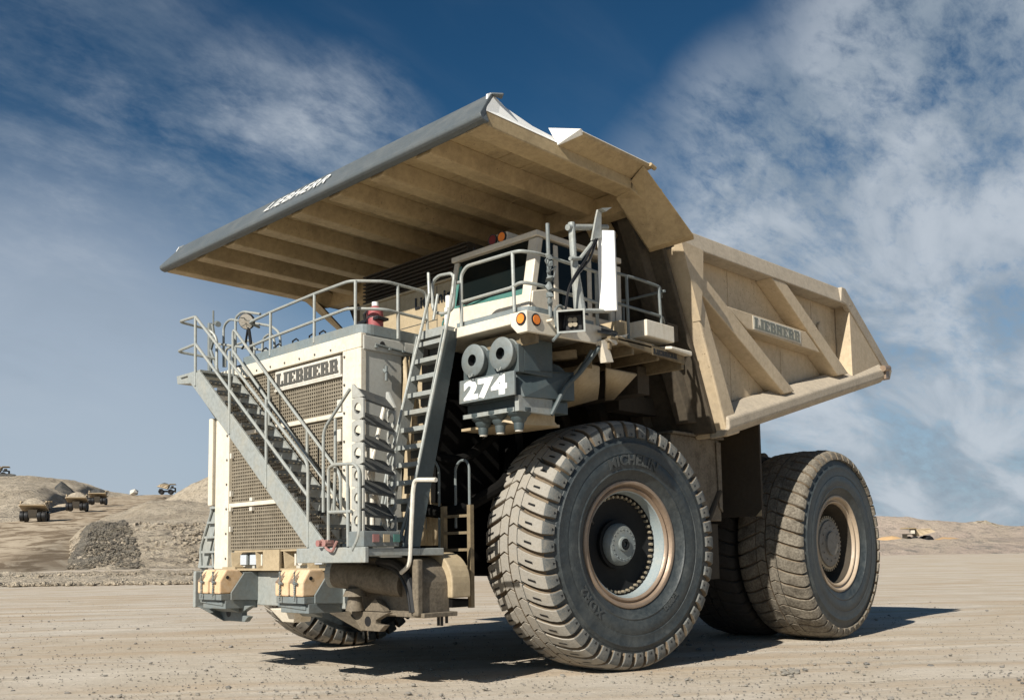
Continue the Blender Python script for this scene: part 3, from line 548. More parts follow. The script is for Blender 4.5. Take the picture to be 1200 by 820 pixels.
# left-top cluster of rails, round mirror, antenna
rail('deck_handrail',[[P(262,430,'X',3.3),P(262,382,'X',3.3),P(269,374,'X',3.3),P(318,382,'X',3.3),P(328,390,'X',3.3),P(329,416,'X',3.3)],
 [P(276,384,'X',3.3),P(276,372,'X',3.3),P(284,365,'X',3.3),P(305,368,'X',3.3)],[P(256,403,'X',3.3),P(300,409,'X',3.3),P(328,414,'X',3.3)],[P(276,384,'X',3.3),P(276,432,'X',3.3)],
 [P(264,430,'X',3.1),P(264,409,'X',3.1),P(292,398,'X',3.1),P(298,404,'X',3.1),P(298,420,'X',3.1)],[P(307,425,'X',2.9),P(308,396,'X',2.9),P(318,390,'X',2.9),P(322,400,'X',2.9),P(321,418,'X',2.9)]],r=.023)
m=MB(); m.tube([P(246,438,'X',3.6),P(246,379,'X',3.6)],.045,8); m.tube([P(250,380,'X',3.6),P(250,364,'X',3.6)],.016,6); m.tube([P(249,380,'X',3.6),P(251,395,'X',3.6),P(247,410,'X',3.6),P(252,425,'X',3.6),P(256,437,'X',3.6)],.03,6); m.cyl(P(254,379,'X',3.6),P(256,380,'X',3.7),.05,n=10); part(m,'antenna_mast','steel_grey')
m=MB(); c=P(289,376.5,'X',3.55); ax=V((1,.75,-.42)).normalized(); m.lathe([(.0001,0),(.13,.015),(.145,.0),(.145,-.03),(.0001,-.05)],c,ax,28); m.tube([c+V((-.04,0,-.1)),c+V((-.1,0,-.45)),c+V((-.1,0,-.95))],.028,6); m.tube([c+V((-.04,0,-.02)),c+V((-.1,-.2,-.35)),c+V((-.1,-.32,-.42))],.02,6); rm=part(m,'round_mirror','black',smooth=True)
m=MB(); m.lathe([(.0001,.03),(.07,.026),(.13,.018)],c+ax*.004,ax,28); part(m,'mirror_glass','mirror_glass',rm,smooth=True)
m=MB(); m.ico((3.3,-1.35,5.16),.12,jit=.1); m.box(3.1,3.5,-1.95,-1.45,5.06,5.2); m.box(2.9,3.2,-1.9,-1.2,5.1,5.28); part(m,'deck_gear','black')
m=MB(); m.cyl((3.0,-3.35,4.34),(2.97,-3.30,4.34),.16,n=20); m.box(2.9,3.0,-3.33,-3.26,3.7,4.0); part(m,'round_reflector','teal' if False else 'galv')
# fire extinguisher
m=MB(); c=V((3.35,1.84,5.16)); m.lathe([(.0001,0),(.125,0),(.125,.28),(.115,.34),(.06,.39),(.0001,.39)],c,(0,0,1),20); ex=part(m,'fire_extinguisher','red',smooth=True)
m=MB(); m.cyl(c+V((0,0,.40)),c+V((0,0,.46)),.05,n=12); m.ring(c+V((0,0,.2)),(0,0,1),.10,.125,.03,20); part(m,'cap','white',ex); 
m=MB(); m.tube([c+V((0,-.12,.40)),c+V((.05,-.2,.3)),c+V((0,-.2,.1)),c+V((0,-.15,.02))],.03,8); m.box(c.x-.1,c.x+.1,c.y-.32,c.y+.2,c.z+.16,c.z+.2); part(m,'hose','black',ex)

# ---------------- electrical cabinet behind the hood
m=MB(); m.box(1.2,1.7,-.75,1.93,5.06,6.32); m.box(1.15,1.74,-.78,1.93,6.32,6.36); cab_e=part(m,'electric_cabinet','tan',bevel=.01)
m=MB()
for y in(.35,.40+.0,1.38): m.box(1.701,1.706,y,y+.012,5.1,6.3)
m.box(1.701,1.706,.36,1.4,5.72,5.73)
for y,z in((.5,6.0),(.3,5.6),(.6,5.6),(-.5,5.5),(1.55,5.7),(.9,5.3)): m.cyl((1.70,y,z),(1.712,y,z),.02,n=8)
m.box(1.70,1.74,.28,.36,5.62,5.68);m.box(1.70,1.74,.44,.52,5.62,5.68); part(m,'door_seam','letter_grey',cab_e)
m=MB(); lettering(m,'Litronic',(1.712,1.28,6.0),(0,1,0),(0,0,1),(1,0,0),.27,.008,.003); part(m,'lettering','black',cab_e)
m=MB(); m.box(1.701,1.709,1.48,1.72,5.76,5.80); m.box(1.701,1.709,1.48,1.72,5.34,5.37)
m.lathe([(.055,0),(.095,0),(.095,.006),(.055,.006)],(1.702,1.6,5.61),(1,0,0),20); part(m,'ring_decal','teal',cab_e)
m=MB(); m.box(1.701,1.709,1.49,1.71,5.22,5.30); m.box(1.701,1.709,-.1,.12,5.50,5.58); part(m,'red_decal','red',cab_e)
m=MB(); m.box(.9,1.45,-.9,1.9,6.36,7.0); 
for k in range(9): m.box(1.45,1.52,-.9,1.9,6.40+.07*k,6.42+.07*k)
part(m,'louvre_box','darkbrown')
# ---------------- cab
xf=1.80;yl=3.80;yr=1.95;zr=6.62
m=MB()
# shell: floor band, rear, pillars, roof
m.box(-.2,xf,yr,yl,5.10,5.52); m.box(-.2,xf+.06,yr-.03,yl+.02,zr-.09,zr)
m.box(-.2,0.0,yr,yl,5.5,zr-.14)
m.prism([(xf+.22,yr,5.5),(xf+.22,yr+.1,5.5),(xf+.02,yr+.1,zr-.1),(xf+.02,yr,zr-.1)],(-.1,0,0))
m.prism([(xf+.24,yl-.19,5.4),(xf+.24,yl,5.4),(xf+.02,yl,zr-.1),(xf+.02,yl-.19,zr-.1)],(-.12,0,0))
m.box(1.36,1.46,yl-.06,yl,5.5,zr-.14); m.box(.56,.66,yl-.06,yl,5.5,zr-.14); m.box(-.05,.1,yl-.06,yl,5.5,zr-.14)
m.box(0,1.4,yr,yr+.04,5.5,zr-.14)
# sloped apron under the windscreen
m.hexa([(xf-.2,yr,5.1),(xf-.2,yl,5.1),(xf+.27,yl,5.1),(xf+.27,yr,5.1),(xf-.2,yr,5.74),(xf-.2,yl,5.68),(xf+.20,yl,5.63),(xf+.19,yr,5.72)])
m.prism([(2.06,yl+.0,5.1),(.9,yl+.0,5.1),(.9,yl+.0,5.55),(1.38,yl+.0,5.55),(1.68,yl+.0,5.74),(1.98,yl+.0,5.66)],(0,.03,0))
cab=part(m,'cab','cab_paint',bevel=.02)
m=MB(); m.prism([(xf+.17,yr+.08,5.45),(xf+.17,yl-.15,5.42),(xf-.03,yl-.15,zr-.085),(xf-.03,yr+.08,zr-.085)],(-.02,0,0)); m.box(.62,1.4,yl-.035,yl-.02,5.5,zr-.12); m.prism([(1.44,yl-.02,5.5),(xf+.14,yl-.02,5.5),(xf-.06,yl-.02,zr-.12),(1.44,yl-.02,zr-.12)],(0,-.015,0)); m.box(.1,.6,yl-.035,yl-.02,5.75,zr-.2); part(m,'window','glass',cab)
m=MB(); m.prism([(xf+.155,yr+.1,5.70),(xf+.16,yl-.2,5.64),(xf+.14,yl-.2,5.74),(xf+.14,yr+.1,5.76)],(.008,0,0)); m.prism([(xf+.18,yr+.1,5.55),(xf+.18,yr+.16,5.55),(xf-.01,yr+.16,6.45),(xf-.01,yr+.1,6.45)],(.006,0,0)); part(m,'sun_shade','teal',cab)
m=MB(); m.tube([(xf+.2,2.4,5.72),(xf+.2,2.9,5.80),(xf+.19,3.35,5.80)],.014,6); m.tube([(xf+.2,2.45,5.73),(xf+.2,2.2,5.75)],.012,6); part(m,'wiper','black',cab)
m=MB(); 
for y0,y1 in((2.1,2.55),(2.85,3.75)): m.tube([(xf+.33,y0,5.12),(xf+.33,y0,5.28),(xf+.33,y1,5.30),(xf+.33,y1,5.12)],.018,6,.08)
part(m,'grab_handle','galv',cab)
m=MB(); m.box(xf-.35,xf-.02,2.72,3.12,zr+.0,zr+.17); rl=part(m,'roof_lamps','offwhite',cab,bevel=.02)
m=MB(); m.cyl((xf-.02,2.82,zr+.09),(xf+.005,2.82,zr+.09),.075,n=18); part(m,'lens','darkred',rl); m=MB(); m.cyl((xf-.02,3.02,zr+.09),(xf+.005,3.02,zr+.09),.075,n=18); part(m,'lens','orange',rl)
m=MB(); m.ring((xf-.015,2.82,zr+.09),(1,0,0),.076,.095,.02,18); m.ring((xf-.015,3.02,zr+.09),(1,0,0),.076,.095,.02,18); m.tube([(xf-.1,2.3,zr),(xf-.1,2.3,zr+.12)],.02,6); m.tube([(xf-.1,2.2,zr),(xf-.12,2.18,zr+.09)],.02,6); part(m,'lens_ring','black',rl)
m=MB(); m.box(1.9,2.05,1.96,2.02,5.1,5.75); m.tube([(1.98,1.98,5.1),(1.98,1.98,5.95)],.05,10); part(m,'cab_pillar_pipe','white',cab,smooth=True)
m=MB(); m.prism([(-.1,yl-.2,5.0),(-.1,yl+.02,5.0),(.5,yl+.02,5.0),(.5,yl-.2,5.0)],(0,0,.5)); part(m,'door','cab_paint',cab)
# ---------------- cab deck
m=MB(); m.box(-.2,2.74,1.95,4.43,4.97,5.08); m.box(2.74,2.80,2.95,4.14,4.95,5.10); m.hexa([(2.74,2.55,4.93),(2.82,2.55,4.93),(2.80,4.25,4.80),(2.74,4.25,4.80),(2.74,2.55,5.0),(2.81,2.55,5.0),(2.81,4.25,5.0),(2.74,4.25,5.0)] if False else [(2.74,2.5,4.95),(2.82,2.5,4.95),(2.82,2.97,4.95),(2.74,2.97,4.95),(2.74,2.5,5.08),(2.82,2.5,5.08),(2.82,2.97,5.08),(2.74,2.97,5.08)])
m.prism([(2.805,4.12,5.10),(2.805,4.455,5.10),(2.805,4.455,4.80),(2.805,4.28,4.80),(2.805,4.16,4.92)],(-.07,0,0))
m.prism([(2.80,4.46,4.80),(2.80,4.46,5.10),(1.18,4.46,5.14),(1.18,4.46,4.86)],(0,-.05,0))
cdk=part(m,'cab_deck','cream',bevel=.012)
m=MB(); strip(m,[(2.70,2.95,0)]+[(x,y,0) for x,y,z in arc(2.5,4.2,.2,0,90)]+[(1.3,4.41,0)],5.10,5.20); part(m,'kick_strip','kick_blue',cdk)
for xx,yy,ax in((2.808,4.365,(1,0,0)),(2.62,4.462,(0,1,0))):
    b=MB(); b.ring((xx,yy,4.99),ax,.066,.088,.012,24); h=part(b,'marker_lamp','black',cdk); b=MB(); b.cyl((xx,yy,4.99),(xx+.02*ax[0],yy+.02*ax[1],4.99),.066,n=20); part(b,'lens','orange',h)
for sx_,sz_ in((2.38,5.01),(2.22,4.96)): m=MB(); m.cyl((sx_,4.46,sz_),(sx_,4.56,sz_),.022,n=10); part(m,'stud','cream',cdk)
m=MB(); m.box(-.75,1.17,3.0,4.62,4.93,4.97); m.prism([(-.75,4.62,4.80),(-.75,4.62,4.98),(1.0,4.62,5.0),(1.0,4.62,4.90)],(0,-.05,0)); m.box(-.75,-.68,3.0,4.6,4.72,4.93); 
for x in(-.1,.55,1.1): m.box(x,x+.06,3.0,4.58,4.78,4.93)
m.box(-.75,1.2,2.95,3.03,4.62,4.95); m.beam((1.18,4.42,4.9),(-.7,3.2,4.82),.08,.12); plt=part(m,'outrigger_platform','tan_shaded',bevel=.008)
m=MB(); m.box(-.55,.15,4.622,4.628,4.83,4.955); h=part(m,'name_plate','tan_shaded',plt); m=MB(); logo(m,(.12,4.629,4.85),(-1,0,0),(0,0,1),(0,.005,0),.64,.085); part(m,'lettering','black',plt)
m=MB(); m.hexa([(-.78,4.45,4.95),(-.78,4.75,4.92),(-.2,4.75,4.95),(-.2,4.45,4.99),(-.78,4.45,5.04),(-.78,4.75,5.0),(-.2,4.75,5.0),(-.2,4.45,5.04)]); part(m,'end_cap','cream',plt,bevel=.02)
m=MB(); m.box(-.42,.32,4.28,4.66,5.10,5.36); tb=part(m,'tool_box','cream',bevel=.015)
m=MB(); m.box(.1,.6,3.9,4.3,5.05,5.35); m.box(-.3,.1,3.9,4.0,5.1,5.5); part(m,'deck_locker','tan')
m=MB(); m.prism([P(705,399,'Y',4.55),P(711,397,'Y',4.55),P(719,424,'Y',4.55),P(711,424,'Y',4.55)],(0,-.12,0)); m.prism([P(712,397,'Y',4.6),P(737,391,'Y',4.6),P(722,404,'Y',4.6)],(0,-.3,0)); part(m,'bracket','cream',cdk)
m=MB(); m.prism([P(700,388,'Y',4.55),P(722,392,'Y',4.5),P(726,387,'Y',4.1),P(702,380,'Y',4.1)],(0,0,-.02)); part(m,'walk_grating','step_dark',cdk)
rail('cab_deck_handrail',[[P(541,390,'X',2.74),P(540.5,322,'X',2.74),P(547,312,'X',2.74),P(600,296,'X',2.74),(2.74,4.3,5.97),(2.5,4.4,5.97),(1.1,4.4,5.97)],[P(541,354,'X',2.74),P(600,337,'X',2.74),(2.74,4.3,5.53),(2.5,4.4,5.52),(1.1,4.4,5.5)],[P(600.5,296,'X',2.74),P(603,366,'X',2.74)],[(2.26,4.4,5.97),(2.26,4.4,5.1)],[(1.2,4.4,5.97),(1.2,4.4,5.1)],
  [P(541,330,'X',2.74),P(534,332,'X',2.74)]],r=.026)
rail('platform_handrail',[[P(715,318,'Y',4.45),P(748,327,'Y',4.45),P(773,336,'Y',4.45),P(775,348,'Y',4.0)],[P(715,353,'Y',4.45),P(776,371,'Y',4.45),P(778,378,'Y',4.2)],[P(734,323,'Y',4.45),P(737,400,'Y',4.45)],[P(772,337,'Y',4.45),P(776,400,'Y',4.45)],[(.8,3.6,6.0),(-.5,3.6,6.0),(-.5,4.45,6.0)],[(-.5,3.6,6.0),(-.5,3.6,5.0)]],r=.024,m_='steel_grey')
m=MB(); m.tube([P(641.5,262,'Y',4.45),P(645,372,'Y',4.45)],.028,8); 
for k in range(7): m.ico(P(643+.3*k,300+9*k,'Y',4.47),.05,jit=.5)
m.tube([P(648,298,'Y',4.45),P(638,305,'Y',4.5),P(646,318,'Y',4.5),P(652,310,'Y',4.5),P(648,330,'Y',4.5)],.008,5,.05); m.tube([P(652,385,'Y',4.5),P(650,362,'Y',4.5),P(656,357,'Y',4.5),P(662,364,'Y',4.5),P(661,385,'Y',4.5),P(648,399,'Y',4.5)],.022,6,.08); part(m,'aerial','steel_grey')
# mirror
m=MB(); m.tube([P(669.5,261,'Y',4.55),P(672,300,'Y',4.55)],.05,10); m.cyl(P(672,300,'Y',4.55),P(680,367,'Y',4.55),.05,.09,12); m.tube([P(665,266.5,'Y',4.55),P(711,266.5,'Y',4.55)],.045,10)
m.prism([P(692,282,'Y',4.6),P(703,279,'Y',4.6),P(703,250,'Y',4.6),P(699,246,'Y',4.6),P(697,255,'Y',4.6)],(0,.03,0)); m.prism([P(699,246,'Y',4.6),P(711,245,'Y',4.6),P(704,250,'Y',4.6)],(0,.1,0))
m.tube([P(697,281,'Y',4.6),P(680,303,'Y',4.6),P(668,303,'Y',4.6)],.03,8); m.tube([P(683,364,'Y',4.6),P(714,364.5,'Y',4.6)],.035,8); mp=part(m,'mirror_post','galv',smooth=False)
m=MB()
for d in(0,5): m.tube([P(698+d*.4,280,'Y',4.62),P(686+d,305,'Y',4.65),P(674+d*.5,322,'Y',4.65),P(666,338,'Y',4.62),P(663,360,'Y',4.6),P(660,385,'Y',4.55)],.018,6,.1)
part(m,'mirror_cable','black',mp)
m=MB(); a,b_,c_,d_=P(699.5,269.5,'X',1.35),P(719.5,270,'X',1.25),P(722.5,363.5,'X',1.25),P(702,364.5,'X',1.35); m.prism([a,b_,c_,d_],(-.05,-.01,0)); part(m,'mirror_housing','white',mp,bevel=.01)
# flood lamp
m=MB(); c=V((2.0,4.62,5.02)); ax=V((.85,.5,-.12)).normalized(); sdv=V((-ax.y,ax.x,0)).normalized(); up=ax.cross(sdv)*1
if up.z<0: up=-up
def fr(d,sx,sz): return [c+ax*d-sdv*sx-up*sz,c+ax*d+sdv*sx-up*sz,c+ax*d+sdv*sx+up*sz,c+ax*d-sdv*sx+up*sz]
A=fr(0,.16,.13);B=fr(.26,.20,.16);B2=fr(.26,.175,.135);A2=fr(.06,.12,.10)
m.add(A+B+B2+A2,[(0,3,2,1)]+[(i,(i+1)%4,4+(i+1)%4,4+i) for i in range(4)]+[(4+i,4+(i+1)%4,8+(i+1)%4,8+i) for i in range(4)]+[(8+i,8+(i+1)%4,12+(i+1)%4,12+i) for i in range(4)]); fl=part(m,'flood_lamp','galv')
m=MB(); m.add(fr(.075,.125,.105),[(0,1,2,3)]); m.add(fr(.25,.172,.132)+fr(.08,.12,.10),[(i,(i+1)%4,4+(i+1)%4,4+i) for i in range(4)]); part(m,'lamp_inside','black',fl)
m=MB()
for i in range(4):
    a=PI/4+i*PI/2; m.lathe([(.0001,.02),(.035,.02),(.035,0)],c+ax*.09+sdv*.045*math.cos(a)+up*.045*math.sin(a),ax,12)
part(m,'led_cluster','bolt',fl)
# ---------------- air cleaner box with fleet number
X=2.62
m=MB(); m.box(1.9,2.50,2.98,4.12,4.32,4.84); m.prism([(2.5,3.0,4.72),(2.5,4.12,4.72),(2.5,4.12,4.32),(2.5,3.0,4.32)],(.12,0,0)); m.box(2.3,2.52,3.02,4.1,4.32,4.8); ab=part(m,'air_cleaner_box','slate',bevel=.01)
m=MB(); m.prism([(2.58,4.02,4.32),(2.52,4.14,4.35),(1.45,4.14,4.46),(1.45,4.14,4.03),(2.52,4.14,3.98),(2.58,4.02,3.98)],(0,-.9,0)); m.box(1.45,2.6,2.9,4.0,4.0,4.3); m.box(1.5,2.5,2.95,4.05,3.83,4.0); lb=part(m,'lower_box','slate',ab,bevel=.01)
m=MB(); m.box(2.66,2.70,2.98,4.11,3.99,4.33); npn=part(m,'number_plate','steel_grey',ab,bevel=.008)
m=MB(); lettering(m,'274',(2.703,3.53,4.045),(0,1,0),(0,0,1),(1,0,0),.345,.022,.003,sx=1.55); part(m,'number','white',npn)
for px_,py_ in((553,422),(586,414)):
    b=MB(); c_=P(px_,py_,'X',2.74); y,cz=c_.y,c_.z; b.lathe([(.085,.0),(.215,.0),(.235,-.015),(.235,-.04),(.222,-.05),(.222,-.13),(.235,-.14),(.235,-.16),(.222,-.17),(.222,-.4)],(2.74,y,cz),(1,0,0),40)
    h=part(b,'filter_canister','steel_grey',ab,smooth=True); b=MB(); b.lathe([(.085,-.001),(.08,-.3),(.0001,-.3)],(2.74,y,cz),(1,0,0),24); part(b,'inlet_hole','black',h)
    b=MB(); b.tube([(2.76,y+.03,cz-.2),(2.78,y+.02,cz-.25),(2.76,y-.04,cz-.25),(2.755,y-.05,cz-.21)],.008,5,.02); part(b,'clip','galv',h)
for y in(3.2,3.55,3.92):
    b=MB(); b.lathe([(.19,0),(.19,-.05),(.16,-.09),(.12,-.12),(.11,-.16),(.075,-.2),(.075,-.24),(.065,-.30),(.0001,-.30)],(2.42,y,3.84),(0,0,1),20); h=part(b,'dust_cup','slate',ab,smooth=True); b=MB(); b.cyl((2.42,y,3.60),(2.42,y,3.52),.062,.055,14); part(b,'drain_tip','offwhite',h)
m=MB(); m.box(2.56,2.6,2.95,4.0,3.78,3.84); m.box(1.9,2.6,4.02,4.1,3.78,4.0); part(m,'cup_rail','galv',ab)
m=MB(); po=[(2.45,3.72),(1.62,3.78),(1.60,3.60),(1.5,3.5),(2.35,3.45)]; m.prism([P(606,497,'Y',3.9),P(654,499,'Y',3.9),P(650,494,'Y',3.9),P(650,470,'Y',3.9),P(612,470,'Y',3.9),P(590,494,'Y',3.7)],(0,-.04,0)); m.box(1.5,2.3,2.6,3.88,3.66,3.70); part(m,'splash_plate','tan')
# wheel arch guard and strut
m=MB(); 
top=[P(682,424,'Y',4.25),P(701,428,'Y',4.25),P(709,430,'Y',4.25),P(745,437,'Y',4.25)]
mid=[P(668,440,'Y',4.05),P(701,447,'Y',4.05),P(709,448,'Y',4.05),P(733,450,'Y',4.05)]
bot=[P(646,480,'Y',3.6),P(699,466,'Y',3.7),P(708,467,'Y',3.7),P(718,466,'Y',3.7)]
vs=top+mid+bot; m.add(vs,[(0,1,5,4),(2,3,7,6),(4,5,9,8),(6,7,11,10)]); o=part(m,'arch_guard','tan',smooth=True); sm=o.modifiers.new('th','SOLIDIFY'); sm.thickness=.04
m=MB(); m.tube([P(706,402,'Y',4.5),P(680,436,'Y',4.3),P(662,454,'Y',4.2),P(646,486,'Y',4.1)],.035,8); m.tube([P(694,410,'Y',4.4),P(678,437,'Y',4.2),P(655,462,'Y',4.1)],.03,8); part(m,'stay_tube','slate')
m=MB(); m.cyl((1.7,3.9,4.35),(1.0,3.2,4.35),.24,n=24); part(m,'muffler','slate')
m=MB(); m.beam((1.45,4.2,4.72),(2.0,3.4,4.66),.12,.12); m.beam((1.3,4.3,4.62),(.3,3.4,4.6),.1,.16); m.box(2.5,2.56,3.1,4.4,4.7,4.9); part(m,'deck_beam','tan_shaded')
m=MB(); m.beam((-.6,3.9,4.62),(-.9,-3.9,4.62),.3,.45); m.beam((-.9,3.0,4.4),(-2.0,3.0,4.4),.3,.3); part(m,'rear_cross_beam','darkbrown')
# ---------------- chassis, engine, axles
m=MB()
for s in(1,-1): m.box(-8.4,3.3,.75*s,1.3*s,1.75,2.75); m.box(-2.2,3.1,1.3*s,1.8*s,3.4,3.9); m.prism([(-.9,.8*s,2.7),(-.2,.8*s,4.8),(.6,.8*s,4.8),(.4,.8*s,2.7)],(0,1.2*s,0))
m.box(-8.6,-8.2,-1.4,1.4,1.7,2.8); m.cyl((-8.3,-1.8,3.9),(-8.3,1.8,3.9),.22); 
for s in(1,-1): m.prism([(-8.7,1.0*s,2.7),(-7.8,1.0*s,2.7),(-8.1,1.0*s,4.1),(-8.5,1.0*s,4.1)],(0,.3*s,0))
fr_=part(m,'chassis_frame','darkbrown',bevel=.02)
m=MB(); m.box(.2,3.0,-1.1,1.1,1.9,4.5); m.box(.6,2.9,-1.5,1.5,3.6,4.8); m.box(1.2,2.5,1.1,2.3,2.6,4.2); 
m.box(.5,2.6,-2.2,2.0,1.5,4.5)
m.tube([(2.9,1.6,2.6),(2.5,2.6,2.4),(1.6,2.9,2.9),(.9,2.3,3.6)],.1,10,.3); m.tube([(2.9,1.9,3.4),(2.2,2.5,3.2),(1.4,2.6,3.8)],.08,10,.3); part(m,'engine','dark')
m=MB(); m.box(.0,2.7,1.1,2.3,4.3,4.95); m.box(-.5,2.8,-3.9,-1.2,4.2,4.95); m.box(-1.2,.2,-1.5,1.5,2.7,4.6); part(m,'under_deck_box','dark')
m=MB(); m.cyl((0,-3.0,1.93),(0,3.0,1.93),.42,n=24); 
for s in(1,-1): m.cyl((0.0,2.35*s,1.7),(.0,2.1*s,3.9),.33,n=24); m.cyl((0,2.3*s,2.2),(0,2.2*s,3.2),.42,n=24)
m.beam((.9,-2.4,1.6),(.9,2.4,1.6),.3,.3); m.beam((.0,-1.2,1.5),(2.6,-1.2,1.7),.4,.5); part(m,'front_axle','dark',smooth=True)
m=MB(); m.cyl((-6.72,-1.7,1.93),(-6.72,1.7,1.93),.85,n=32); m.beam((-6.7,0,1.93),(-2.5,0,2.0),1.0,.9); 
for s in(1,-1): m.cyl((-7.6,1.15*s,1.9),(-7.5,1.15*s,3.3),.28,n=20)
part(m,'rear_axle','darkbrown',smooth=True)
m=MB()
for s in(1,-1): m.cyl((-2.6,1.7*s,1.9),(-4.2,1.7*s,4.3),.28,n=20)
part(m,'hoist_cylinder','dark',smooth=True)
m=MB(); m.box(-3.15,-1.6,2.5,3.72,2.35,3.84); m.box(-3.2,-1.55,2.45,3.80,3.84,3.89); m.prism([(-3.16,3.725,3.8),(-3.0,3.725,3.8),(-3.05,3.725,2.6),(-3.16,3.725,2.5)],(0,.03,0)); hyd=part(m,'hydraulic_tank','grime_shade',bevel=.02)  # dark colour stands in for shade from front tyre and deck
m=MB(); m.cyl((-3.1,3.72,2.9),(-2.4,3.72,2.0),.06,n=10); m.box(-3.2,-2.4,2.6,3.6,1.3,2.3); part(m,'tank_bracket','darkbrown',hyd)
m=MB(); m.box(-3.2,-1.2,-3.8,-2.2,1.6,3.6); part(m,'fuel_tank','darkbrown',bevel=.05)
m=MB(); m.hexa([(-4.3,2.4,2.46),(-4.3,3.90,2.46),(-4.36,3.90,2.46),(-4.36,2.4,2.46),(-4.3,2.4,4.4),(-4.3,3.90,4.4),(-4.36,3.90,4.4),(-4.36,2.4,4.4)]); part(m,'mud_flap','darkbrown')
m=MB(); m.prism([(-4.29,3.90,2.46),(-4.29,3.90,2.58),(-4.29,3.78,2.46)],(.01,0,0)); part(m,'flap_corner','tan')
m=MB(); m.box(-4.36,-4.3,-3.9,-2.4,2.46,4.4); part(m,'mud_flap','darkbrown')
